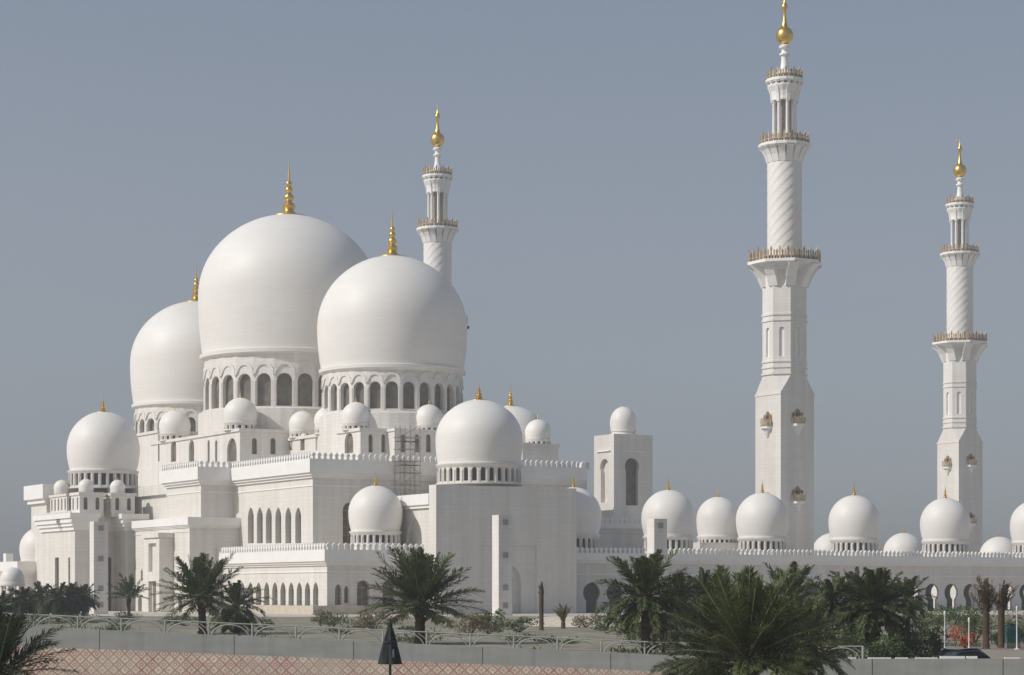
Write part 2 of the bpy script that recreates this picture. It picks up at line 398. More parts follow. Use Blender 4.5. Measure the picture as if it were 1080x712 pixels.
q = MB(); q.add([(-7000, -1500, 0), (7000, -1500, 0), (7000, 9000, 0), (-7000, 9000, 0)], [(0, 1, 2, 3)])
struct(q.build('ground', M['ground']))
xr = X(850, 104)
q = MB(); zt = G0
out = [(-160, 103), (xr, 103), (xr+3, 124), (260, 124), (330, 620), (-330, 620)]
n = len(out); q.add([(x, y, zt) for x, y in out]+[(x, y, 0.0) for x, y in out], [tuple(range(n))]+[(i, n+i, n+(i+1)%n, (i+1)%n) for i in range(n)])
struct(q.build('mosque_terrace', M['plateau']))
q = MB()
o_ = [(-150, 103.2), (xr-0.1, 103.2), (xr+2.9, 124.2), (240, 124.2), (250, 330), (92, 330), (22, 310), (-24, 296), (-42, 300), (-70, 315), (-150, 320)]
q.add([(x, y, zt+0.004) for x, y in o_], [tuple(range(len(o_)))])
struct(q.build('garden_bed', M['bed']))
q = MB(); q.add([(xr+4, 102, 0.004), (120, 102, 0.004), (120, 123.5, 0.004), (xr+4, 123.5, 0.004)], [(0, 1, 2, 3)])
struct(q.build('service_road', M['asphalt']))

# ================================================================== PRAYER HALL
uA = fu(330, 12.0); vF = 0.0; uF = fu(345, vF)
hall = mosque_thing('prayer_hall', 'great white marble prayer hall with three giant domes on arcaded drums', 'mosque', -20, 40)
uR = fu(611, 12.0)
zA = zz(477, depth(uA, 12))-1.3
vAe = fv(246, uA)
# tall pointed windows on the sunlit side of the upper storey
def holes_from_px(pxs, u0, v0, y0, y1, wpx, kind='point'):
    hs_ = []
    for p in pxs:
        vv = fv(p, u0); D = depth(u0, vv); w_ = abs(fv(p-wpx/2, u0)-fv(p+wpx/2, u0))
        if vv-v0 > w_/2+0.05: hs_.append(arch(vv-v0, w_, zz(y1, D), zz(y0, D), kind))
    return hs_
def holes_front(pxs, v0, u0, y0, y1, wpx, kind='point'):
    hs_ = []
    for p in pxs:
        uu = fu(p, v0); D = depth(uu, v0); w_ = abs(fu(p-wpx/2, v0)-fu(p+wpx/2, v0))
        hs_.append(arch(uu-u0, w_, zz(y1, D), zz(y0, D), kind))
    return hs_
A_left = holes_from_px([264.5, 274, 283.5, 293.5, 304, 314.5], uA, 12, 535, 573, 6.2)
A_front = holes_front([369], 12, uA, 530, 573, 15, 'round')
wall_part(hall, 'upper_wall', uA, uR, 12, vAe, 10.5, zA, A_left, A_front, 0.9, 1.0)
uB = fu(212, vAe-0.3); vBe = fv(176, uB); zB = zz(486, depth(uB, vAe))-1.3
wall_part(hall, 'upper_wall', uB, uR-0.5, vAe-0.3, vBe, 8, zB, (), (), 0.5, 1.0)
uC = fu(158, vBe-1.0); zC = zB-2.0
q = MB(); block(q, uC+5, uR-1, vBe+0.2, vBe+70, 8, zC); ring(q, uC+5, uR-1, vBe+0.2, vBe+70, zC-1.6, zC+0.2, 0.7)
q.build('rear_wall', M['wall'], hall)
# lower arcaded tier
vE = 41.0
zF = zz(573, depth(uF, 0))-1.2
F_left = holes_from_px([341.5-8.6*k for k in range(0, 12)], uF-0, 0, 614, 643, 5.6)
F_left = [h for h in F_left if min(p[0] for p in h) > 0.4]
F_front = holes_front([357], 0, uF, 616, 638, 7, 'point')+holes_front([365.5], 0, uF, 618, 636, 5, 'point')+holes_front([383, 410, 432], 0, uF, 612, 640, 13, 'round')
wall_part(hall, 'lower_wall', uF, -12.0, 0, vE-0.2, G0, zF, F_left, F_front, 0.7, 0.8)
q = MB(); q.box(uF-4, -13, -3.5, -0.9, G0, G0+1.3); q.box(uF-4, uF-0.9, -0.9, 30, G0, G0+1.3); q.build('plinth', M['plinth'], hall)
# side entrance block
uE = fu(200, vE); vEe = fv(143, uE); zE = zz(545, depth(uE, vE))-0.3
E_left = holes_from_px([149.5, 155.5], uE, vE, 600, 612, 2.2, 'point')+holes_from_px([147.5, 190], uE, vE, 628, 650, 4, 'round')
wall_part(hall, 'side_wall', uE, uA+2, vE, vEe, G0, zE, E_left, (), 0.6, 0.55, merl=False)
vp = fv(183, uE); up = fu(168, vp); vpe = fv(152, up); zp = zz(563, depth(up, vp))
def mid(a, b): return (a+b)/2
pl = holes_from_px([160.5], up, vp, 573, 603, 8, 'flat')+holes_from_px([160.5], up, vp, 613, 652, 8, 'flat')
q = MB(); block(q, up, uE-0.003, vp, vpe, G0, zp, pl, (), 0.7); ring(q, up, uE-0.5, vp, vpe, zp-0.6, zp+0.2, 0.35)
o = q.build('portal', M['wall'], hall)
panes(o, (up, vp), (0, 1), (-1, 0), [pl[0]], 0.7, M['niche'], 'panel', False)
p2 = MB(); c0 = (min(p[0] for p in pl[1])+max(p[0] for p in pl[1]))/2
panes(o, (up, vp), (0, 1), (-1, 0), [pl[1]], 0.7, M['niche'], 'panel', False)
p2.poly((up, vp), (0, 1), (-1, 0), arch(c0, 2.6, G0, 8.0, 'point'), -0.66); p2.build('door', M['glass'], o)
print('uA', uA, 'uB', uB, vBe, 'uE', uE, vE, vEe, 'zA', zA, zB, zE, zF, 'uF', uF, uR, 'portal', up, vp, vpe, zp)
# square storeys below the drums, with corner turrets
c1 = (fu(304.8, 91.0), 91.0); c2 = (-5.4, 55.4); c3 = (-14.2, 127.9)
def storey(c, h, z0, z1, lefts, fronts, rsm, vend=None):
    u0, u1, v0, v1 = c[0]-h, c[0]+h, c[1]-h, vend or c[1]+h
    q = MB(); block(q, u0, u1, v0, v1, z0, z1, lefts, fronts, 0.5); ring(q, u0, u1, v0, v1, z1-0.3, z1+0.25, 0.3)
    o = q.build('storey', M['wall'], hall)
    if lefts: panes(o, (u0, v0), (0, 1), (-1, 0), lefts, 0.5, bars=False)
    if fronts: panes(o, (u0, v0), (1, 0), (0, -1), fronts, 0.5, bars=False)
    return u0, u1, v0, v1
z2 = zz(452.5, depth(c2[0]-13, c2[1]-13)); z1s = zz(453, depth(c1[0]-18.3, c1[1]-18.3)); z3s = zz(455, depth(c3[0]-14, c3[1]-14))
L2 = holes_from_px([306, 319, 335], c2[0]-13, c2[1]-13, 457, 475, 4.5, 'round')+holes_from_px([350, 355.5], c2[0]-13, c2[1]-13, 458, 477, 2.2, 'round')+holes_from_px([368], c2[0]-13, c2[1]-13, 456, 478, 9, 'round')
F2 = holes_front([391, 404.5], c2[1]-13, c2[0]-13, 458, 477, 4.5, 'round')
u0, u1, v0, v1 = storey(c2, 13, 20, z2, L2, F2, 2.4, c1[1]-18.4)
for px in (375.5, 346, 319): domelet(hall, u0+1.7, fv(px, u0+1.7), z2+0.25, 2.55)
for (du, dv) in ((24.0, 1.9), (24, 24)): domelet(hall, u0+du, v0+dv, z2+0.25, 2.55)
# projecting bay in the middle of the near side
vb = v0-3.2; ub = fu(417, vb)
fb = holes_front([425.5, 440, 452], vb, ub, 458, 477, 5, 'round')
turret(hall, ub, ub+9.5, vb, v0-0.003, 20, z2, fu(453.5, v0-1.0), v0-0.6, 2.5, (), fb, 'bay')
L1 = holes_from_px([244.5], c1[0]-18.3, c1[1]-18.3, 462, 487, 10, 'round')+holes_from_px([220, 228], c1[0]-18.3, c1[1]-18.3, 464, 488, 2.2, 'round')+holes_from_px([165.5, 183, 202], c1[0]-18.3, c1[1]-18.3, 464, 487, 5.5, 'round')
F1 = holes_front([268.5, 288], c1[1]-18.3, c1[0]-18.3, 462, 479, 5.5, 'round')
u0, u1, v0, v1 = storey(c1, 18.3, 22, z1s, L1, F1, 3.2, fv(160, c1[0]-18.3))
for px in (253.5, 184.5): domelet(hall, u0+2.2, fv(px, u0+2.2), z1s+0.25, 3.15)
for (du, dv) in ((31, 2.4), (31, 31)): domelet(hall, u0+du, v0+dv, z1s+0.25, 3.15)
u0, u1, v0, v1 = storey(c3, 14, 20, z3s, [], [], 2.4)
for (du, dv) in ((26, 26), (26, 2)): domelet(hall, u0+du, v0+dv, z3s+0.25, 2.4)
# the three great domes
def great(c, px, D, ytop, yeq, ybase, R, ydr0, ydr1, yw0, yw1, n, ww, yfin, shrink):
    ze = zz(yeq, D); zb = zz(ybase, D); zt_ = zz(ytop, D)
    dome(hall, c[0], c[1], ze, R, zt_-ze, ze-zb, shrink, zz(yfin, D)-zt_, R*0.145, n=96)
    drum(hall, c[0], c[1], zz(ydr1, D), zb-R*0.06, R*(0.925 if R < 15 else 0.93), n, ww, zz(yw1, D), zz(yw0, D), hood=True, rd=0.9, lip=R*0.03)
    q = MB(); zb2 = zz(ydr1, D); q.lathe([(R*1.0, zb2-9), (R*1.0, zb2-0.25), (R*0.97, zb2-0.003)], 48)
    q.build('drum_base', M['wall'], hall, loc=(c[0]+20, c[1]-40, 0))
great(c2, 414, depth(*c2), 270, 347, 390, 13.75, 392, 440, 409, 437, 26, 2.15, 220, 0.05)
great(c1, 304.8, depth(*c1), 227, 314, 375, 17.7, 378, 437, 402, 436, 26, 2.9, 168, 0.045)
great(c3, 207, depth(*c3), 318, 385, 427, 13.75, 430, 474, 445, 471, 26, 2.15, 278, 0.05)
D_f = depth(fu(396, 6.0), 6.0)
dome(hall, fu(396, 6.0), 6.0, zz(541, D_f), 28.6*D_f/FPX, zz(512, D_f)-zz(541, D_f), zz(541, D_f)-zz(560, D_f), 0.10, 2.4, 0.62)
drum(hall, fu(396, 6.0), 6.0, zF, zz(561.5, D_f), 25.5*D_f/FPX, 24, 0.56, zz(573, D_f), zz(564, D_f), M['dark'], hood=False, rd=0.35, lip=0.35)
# small lamp on the flank of the nearest great dome and on the lower roof
D2_ = depth(*c2)
q = MB(); a = wxy(0, 0)
q.box(c2[0]+11.75, c2[0]+12.15, c2[1]-7.2, c2[1]-6.8, zz(346.8, D2_), zz(344, D2_)); q.tube((c2[0]+11.2, c2[1]-6.6, zz(346, D2_)), (c2[0]+11.9, c2[1]-7.0, zz(345, D2_)), 0.08)
q.build('floodlight', M['black'], hall)
q = MB(); vfl = fv(233, uF+0.4); zfl = zF+0.3; q.box(uF-0.2, uF+0.6, vfl-0.6, vfl+0.6, zfl+0.5, zfl+1.3); q.box(uF+0.1, uF+0.3, vfl-0.1, vfl+0.1, zfl-0.3, zfl+0.5)
q.build('floodlight', M['black'], hall)
# rooftop block with a small dome, right of the great domes
vt = 15.0; ut = fu(551, vt); ut2 = fu(589, vt); zt_ = zz(468, depth(ut, vt))
turret(hall, ut, ut2, vt, vt+7, zA-2, zt_, (ut+ut2)/2-1.5, vt+3.5, 2.3, (), (), 'roof_block', dm=False)
domelet(hall, fu(567.5, vt+3.3), vt+3.3, zt_+0.1, 2.25, dh=0.45)
q = MB(); merlons(q, (ut-0.1, vt+7), (ut-0.1, vt+0.5), zA+0.2, 1.0, 2.0); q.build('parapet', M['trim'], hall)

# ================================================================== CORNER PAVILIONS
def pavilion_dome(t, px, v, ytop, yeq, ybase, r, yd1, ydr, n=24, fin=17, ww=0.8, sh=0.085, dk=0.93):
    u = fu(px, v); D = depth(u, v); ze = zz(yeq, D); zb = zz(ybase, D)
    dome(t, u, v, ze, r, zz(ytop, D)-ze, ze-zb, sh, fin*D/FPX, r*0.16)
    drum(t, u, v, zz(yd1, D), zb-r*0.05, r*dk, n, ww, zz(ydr[1], D), zz(ydr[0], D), M['dark'], hood=False, rd=0.45, lip=r*0.05)
    return u, D
vG = -6.0; uG = fu(460, vG); uG2 = fu(608, vG)
pav = mosque_thing('corner_pavilion', 'tall plain white marble pavilion with one dome, joined to the arcade wall', 'pavilion', mid(uG, uG2), 0)
zG = zz(511, depth(uG, vG)); vG1 = fv(452.5, uG)
fr0 = fu(508, vG)-uG; fr1 = fu(566, vG)-uG; zfr = zz(575, depth(uG+8, vG))
q = MB(); Gh = [arch(mid(fr0, fr1), fr1-fr0, G0, zfr, 'flat')]
block(q, uG, uG2, vG, vG1, G0, zG, (), Gh, 0.35)
o = q.build('front_wall', M['wall'], pav)
q = MB(); q.face((uG+fr0, vG+0.35), (1, 0), (0, -1), fr1-fr0, G0, zfr, [arch(fu(541, vG)-uG-fr0, 3.4, G0, zz(597, 350), 'point')], 0.8)
o2 = q.build('portal', M['wall'], pav)
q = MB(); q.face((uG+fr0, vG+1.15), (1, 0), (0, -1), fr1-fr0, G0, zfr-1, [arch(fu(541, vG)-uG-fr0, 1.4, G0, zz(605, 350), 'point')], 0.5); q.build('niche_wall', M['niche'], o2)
q = MB(); q.poly((uG+fr0, vG+1.15), (1, 0), (0, -1), arch(fu(541, vG)-uG-fr0, 1.4, G0, zz(605, 350), 'point'), -0.48); q.build('door', M['glass'], o2)
zG2 = zz(521, depth(uG, vG1)); uGr = uG+0.6; vG2 = 11.9
nh = [h for h in holes_from_px([437], uGr, vG1+0.003, 545, 600, 17, 'point')]
q = MB(); block(q, uGr, uG2-0.5, vG1+0.003, vG2, G0, zG2, nh, (), 0.6)
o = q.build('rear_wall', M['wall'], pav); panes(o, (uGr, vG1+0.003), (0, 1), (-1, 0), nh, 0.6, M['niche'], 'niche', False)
q = MB(); q.box(uGr-0.7, uGr-0.003, vG1+0.01, vG2, zG2-1.6, zG2+0.1); q.box(uGr-0.4, uGr-0.003, vG1+0.01, vG2, zG2-2.1, zG2-1.603); q.build('cornice', M['trim'], pav)
vd = 0.6
udm, Ddm = pavilion_dome(pav, 505.3, vd+1.2, 421.5, 464, 489, 6.95, 512, (495, 509), 30, 20, 0.75, 0.045, 0.95)
print('G', uG, uG2, vG1, zG, zG2, 'dome', udm, Ddm)
# its twin behind the hall
tw = mosque_thing('rear_pavilion', 'domed white pavilion whose gilded dome shows just behind the larger near one', 'pavilion', 11, 27)
q = MB(); block(q, 8.6, 15, 21, 34, G0, 27); ring(q, 8.9, 15, 21, 34, 26, 27.2, 0.3); q.build('wall', M['wall'], tw)
pavilion_dome(tw, 538.5, 27, 428, 460, 478, 6.15, 484, (480, 483), 28, 24, 0.75)
# far left pavilion
vL = 69.0; vLb = 75.0
uL = fu(79, vL); uL1 = fu(96, vL); uL2 = fu(133, vL); uL3 = fu(147.5, vL)
lp = mosque_thing('twin_pier_pavilion', 'white domed pavilion with two projecting piers and a ring of tiny turret domes', 'pavilion', mid(uL, uL3), 80)
DL = depth(uL, vL); zL = zz(541, DL); vLe = fv(44, uL)
hl_ = holes_from_px([60], uL, vLb+0.003, 588, 645, 4, 'flat')
q = MB(); block(q, uL, uL3, vLb+0.003, vLe, G0, zL-3.0, hl_, holes_front([115.5], vLb, uL, 588, 652, 4, 'flat'), 0.5)
o = q.build('wall', M['wall'], lp); panes(o, (uL, vLb+0.003), (0, 1), (-1, 0), hl_, 0.5, M['dark'], bars=False)
panes(o, (uL, vLb+0.003), (1, 0), (0, -1), holes_front([115.5], vLb, uL, 588, 652, 4, 'flat'), 0.5, M['dark'], bars=False)
for (a, b) in ((uL, uL1), (uL2, uL3)):
    hp_ = holes_from_px([73], uL, vL, 588, 645, 2.0, 'flat') if a == uL else []
    q = MB(); block(q, a, b, vL, vLb-0.003, G0, zL-3.0, hp_, (), 0.4); o = q.build('pier', M['wall'], lp)
    panes(o, (a, vL), (0, 1), (-1, 0), hp_, 0.4, M['dark'], bars=False)
q = MB()
for k, (e, za, zb_) in enumerate(((1.3, -0.9, 0), (1.0, -1.7, -0.903), (0.7, -2.3, -1.703), (0.35, -3.0, -2.303))):
    q.box(uL-e, uL1+e, vL-e, vLb+1, zL+za, zL+zb_); q.box(uL2-e, uL3+e, vL-e, vLb+1, zL+za, zL+zb_)
    q.box(uL-e, uL3+e-0.01, vLb-e, vLe+e, zL+za+0.001, zL+zb_-0.002)
merlons(q, (uL-1.0, vLe), (uL-1.0, vL-1), zL, 0.9, 0.35); 
q.build('cornice', M['trim'], lp)
zU = zz(521, DL+6)
def smallwin(n, L, z0, z1, w_=0.75): return [arch(L*(i+0.5)/n, w_, z0, z1, 'round') for i in range(n)]
def lturret(px, v, w_, d_, cpx, r=1.35):
    u = fu(px, v)
    turret(lp, u, u+w_, v, v+d_, zL-0.5, zU, u+w_*0.5-0.2, v+d_*0.5, r, smallwin(2, d_, zL+0.7, zU-0.7), smallwin(2, w_, zL+0.7, zU-0.7))
lturret(84, vL+1.2, 4.4, 4.6, 0); lturret(117.5, vL+1.2, 4.4, 4.6, 0)
q = MB(); fl = smallwin(6, uL3-uL-2, zL+0.8, zU-0.6); ll = smallwin(5, vLe-vLb-3, zL+0.8, zU-0.6)
block(q, uL+1, uL3-1, vLb+1.2, vLe-1.8, zL-0.5, zU, ll, fl, 0.4); ring(q, uL+1, uL3-1, vLb+1.2, vLe-1.8, zU-0.3, zU+0.1, 0.2)
o = q.build('storey', M['wall'], lp); panes(o, (uL+1, vLb+1.2), (0, 1), (-1, 0), ll, 0.4, bars=False); panes(o, (uL+1, vLb+1.2), (1, 0), (0, -1), fl, 0.4, bars=False)
domelet(lp, uL+2.6, vLe-3.5, zU+0.1, 1.45); domelet(lp, uL3-1.2, vLb+3.2, zU+0.1, 1.5); 
pavilion_dome(lp, 109, 82, 434, 474, 496, 6.6, 516, (499, 513), 28, 18, 0.8)
# wing behind it and the low wall running off
wg = mosque_thing('rear_wing', 'plain white wing with a thick cornice behind the two-pier pavilion', 'building', uL+4, 110)
uW = uL+1.0; vW0 = vLe+0.2; vW1 = fv(33, uW); zW = zz(513, depth(uW, vW1))
q = MB(); block(q, uW, uW+22, vW0, vW1, G0, zW-0.01); q.build('wall', M['wall'], wg)
q = MB(); ring(q, uW, uW+22, vW0, vW1, zW-2.6, zW, 1.1); ring(q, uW, uW+22, vW0, vW1, zW-3.4, zW-2.603, 0.6); q.build('cornice', M['trim'], wg)
uO = uL-1.8; vO0 = vLe-6; vO1 = vLe+95
ow = mosque_thing('outer_gallery', 'low white gallery with one small dome at the far left end of the mosque', 'building', uO, vO0)
zO = zz(594, depth(uO, vO0+20)); wl = [arch(5+5*i, 2.6, G0, 6.5, 'key') for i in range(16)]
wall_part(ow, 'wall', uO, uL+16, vO0+13, vO1, G0, zO, wl, (), 0.6, 0.8, merl=False)
uu = uO+5.0; vv = fv(55, uu); 
vv = max(vv, vO0+16)
dome(ow, uu, vv, zO+2.7, 4.0, 4.1, 2.2, 0.08, 2.0, 0.5); drum(ow, uu, vv, zO-0.9, zO+0.35, 3.7, 24, 0.5, zO-0.6, zO+0.1, M['dark'], hood=False, rd=0.3)
q = MB(); q.box(uO+0.5, uO+1.9, fv(9, uO+1), fv(9, uO+1)+1.6, zO, zO+1.9); q.build('vent_box', M['trim'], ow)
print('L', uL, uL3, vLe, DL, zL, 'wing', uW, vW0, vW1, zW, 'outer', uO, zO, uu, vv)

# ================================================================== FRONT ARCADE
arc = mosque_thing('courtyard_arcade', 'long white arcade wall with keyhole arches, merlons and a row of domes', 'arcade', 50, 4)
zAr = zz(577, depth(0, 0))-1.15; uA0 = uG2+0.4; uA1 = 122.0
keys = []; step = 4.55; first = fu(624, 0)
k = 0
while first+k*step < uA1-3:
    keys.append(first+k*step-uA0); k += 1
kh = [arch(s, 3.3, G0, 6.1, 'key') for s in keys]
q = MB(); q.face((uA0, 0), (1, 0), (0, -1), uA1-uA0, G0, zAr, kh, 0.55); 
q.add([(uA0, 0, zAr), (uA1, 0, zAr), (uA1, 11, zAr), (uA0, 11, zAr)], [(0, 1, 2, 3)])
q.face((uA0, 11), (1, 0), (0, 1), uA1-uA0, 7.2, zAr)
ao = q.build('wall', M['wall'], arc)
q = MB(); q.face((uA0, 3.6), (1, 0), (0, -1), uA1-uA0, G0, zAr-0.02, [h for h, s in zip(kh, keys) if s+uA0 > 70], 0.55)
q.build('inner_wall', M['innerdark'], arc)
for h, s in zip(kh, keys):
    if s+uA0 <= 70: panes(ao, (uA0, 0), (1, 0), (0, -1), [h], 0.55, M['dark'], 'archway_shade_pane', False)  # flat dark sheets stand in for the shade inside the gallery
q = MB(); e = 0.7
q.box(uA0, uA1, -e, -0.003, zAr-1.0, zAr+0.2); q.box(uA0, uA1, -e*0.6, -0.003, zAr-1.5, zAr-1.003); q.box(uA0, uA1, -0.15, -0.003, zAr-3.4, zAr-3.2)
merlons(q, (uA0, -0.45), (uA1, -0.45), zAr+0.2, 0.92, 1.0)
q.build('parapet', M['trim'], arc)
q = MB(); q.box(uA0, uA1, 0.6, 10.9, zAr+0.003, zAr+0.1); q.build('roof', M['trim'], arc)
vD = 5.2
for px in (605, 705, 804, 901, 997, 1091):
    u = fu(px, vD); D = depth(u, vD)
    zb = zAr+0.1
    drum(arc, u, vD, zb, zb+3.0, 4.05, 24, 0.56, zb+0.9, zb+2.6, M['dark'], hood=False, rd=0.35, lip=0.35)
    dome(arc, u, vD, zb+6.35, 4.6, 4.75, 2.95, 0.10, 2.4, 0.62)
# left tower of the courtyard
tw2 = mosque_thing('gate_tower', 'square white tower with keyhole windows and a small dome behind the arcade', 'tower', 29, 32)
vT = 28.0; uT = fu(647.5, vT); DT = depth(uT, vT); uT2 = fu(688.5, vT); vT2 = fv(626.5, uT); zT = zz(457.5, DT)
zTb = 9.0
tf = holes_front([666.5], vT, uT, 483, 533, 15, 'key2'); tl = holes_from_px([637.5], uT, vT, 484, 530, 9, 'key2')
q = MB(); block(q, uT, uT2, vT, vT2, zTb, zT, tl, tf, 0.8); o = q.build('wall', M['wall'], tw2)
panes(o, (uT, vT), (0, 1), (-1, 0), tl, 0.8, M['niche'], bars=False); panes(o, (uT, vT), (1, 0), (0, -1), tf, 0.8, M['glass'], bars=False)
q = MB(); cl = (uT+uT2)/2-uT; 
for (a, b, c, d) in ((cl-2.4, cl+2.4, zz(476, DT), zz(474.7, DT)),):
    q.slab((uT, vT), (1, 0), (0, -1), [(a, c), (b, c), (b, d), (a, d)], 0.003, 0.12)
ml = (vT2-vT)/2; q.slab((uT, vT), (0, 1), (-1, 0), [(ml-2.2, zz(475.5, DT)), (ml+2.2, zz(475.5, DT)), (ml+2.2, zz(474, DT)), (ml-2.2, zz(474, DT))], 0.003, 0.25)
q.build('lintel', M['trim'], tw2)
ct = (mid(uT, uT2), mid(vT, vT2))
dr = 2.45; q = MB(); q.lathe([(dr*0.98, 0), (dr*0.98, 0.3), (dr*0.88, 0.35), (dr*0.88, 0.8)], 32); q.build('drum', M['wall'], tw2, loc=(ct[0]-29, ct[1]-32, zT))
dome(tw2, ct[0], ct[1], zT+0.8+1.6, dr, 2.9, 1.5, 0.08, 0.9, 0.2, n=40)
print('T', uT, uT2, vT, vT2, DT, zT)
# block under the tower
bl = mosque_thing('gallery_block', 'plain white block with merlons at the foot of the keyhole tower', 'building', 25, 24)
vK = 22.0; uK = fu(612, vK); uK2 = fu(697, vK); zK = zz(547, depth(uK+6, vK))-1.0
wall_part(bl, 'wall', uK, uK2, vK, vT2+6, G0, zK, (), (), 0.5, 0.35)
# second row dome and far side of the courtyard
sd = mosque_thing('second_gallery', 'inner white gallery whose dome stands half shaded behind the arcade domes', 'arcade', 46, 16)
vS = 15.5; uS = fu(757, vS); DS = depth(uS, vS)
q = MB(); block(q, uS-7, uS+7, vS-4.4, vS+6, G0, zz(573, DS)); q.build('wall', M['wall'], sd)
dome(sd, uS, vS, zz(548, DS), 22.5*DS/FPX, 24*DS/FPX, 17*DS/FPX, 0.08, 11*DS/FPX, 0.45)
drum(sd, uS, vS, zz(577, DS), zz(566.5, DS), 20.5*DS/FPX, 24, 0.5, zz(576, DS), zz(569, DS), M['dark'], hood=False, rd=0.3, lip=0.3)
fg = mosque_thing('far_gallery', 'far side of the courtyard with low domes peeking over the merlons', 'arcade', 90, 92)
vR = 80.0; u0_ = fu(880, vR)-14; u1_ = 124.0; zR = 15.2
q = MB(); block(q, u0_, u1_+40, vR, vR+10, G0, zR); ring(q, u0_, u1_+40, vR, vR+10, zR-1, zR+0.2, 0.5); q.build('wall', M['wall'], fg)
for px, yt in ((878, 562), (953, 562), (1054, 566), (1074, 568)):
    vv_ = vR-38; u = fu(px, vv_); D = depth(u, vv_)
    zt_ = zz(yt, D); dome(fg, u, vv_, zt_-4.0, 4.1, 4.0, 2.4, 0.08, 1.6, 0.4); drum(fg, u, vv_, zt_-9.2, zt_-6.6, 3.7, 24, 0.5, zt_-8.6, zt_-7.2, M['dark'], hood=False, rd=0.3)
ui_ = fu(878, vR-38)-7
q = MB(); block(q, ui_, 122, vR-43, vR-33, 7.3, 8.4); q.add([(ui_, vR-43, 7.3), (122, vR-43, 7.3), (122, vR-33, 7.3), (ui_, vR-33, 7.3)], [(3, 2, 1, 0)]); q.build('gallery_roof', M['wall'], fg)
for i in range(6):
    q = MB(); q.lathe([(0.5, G0), (0.4, G0+0.3), (0.4, 6.8), (0.6, 7.297)], 14, ui_+2+i*((120-ui_)/5.5), vR-42); q.build('column', M['trim'], fg, True)
q = MB(); block(q, 124.5, 132, 4, vR-0.5, G0, 11.4); q.build('side_wall', M['wall'], fg)

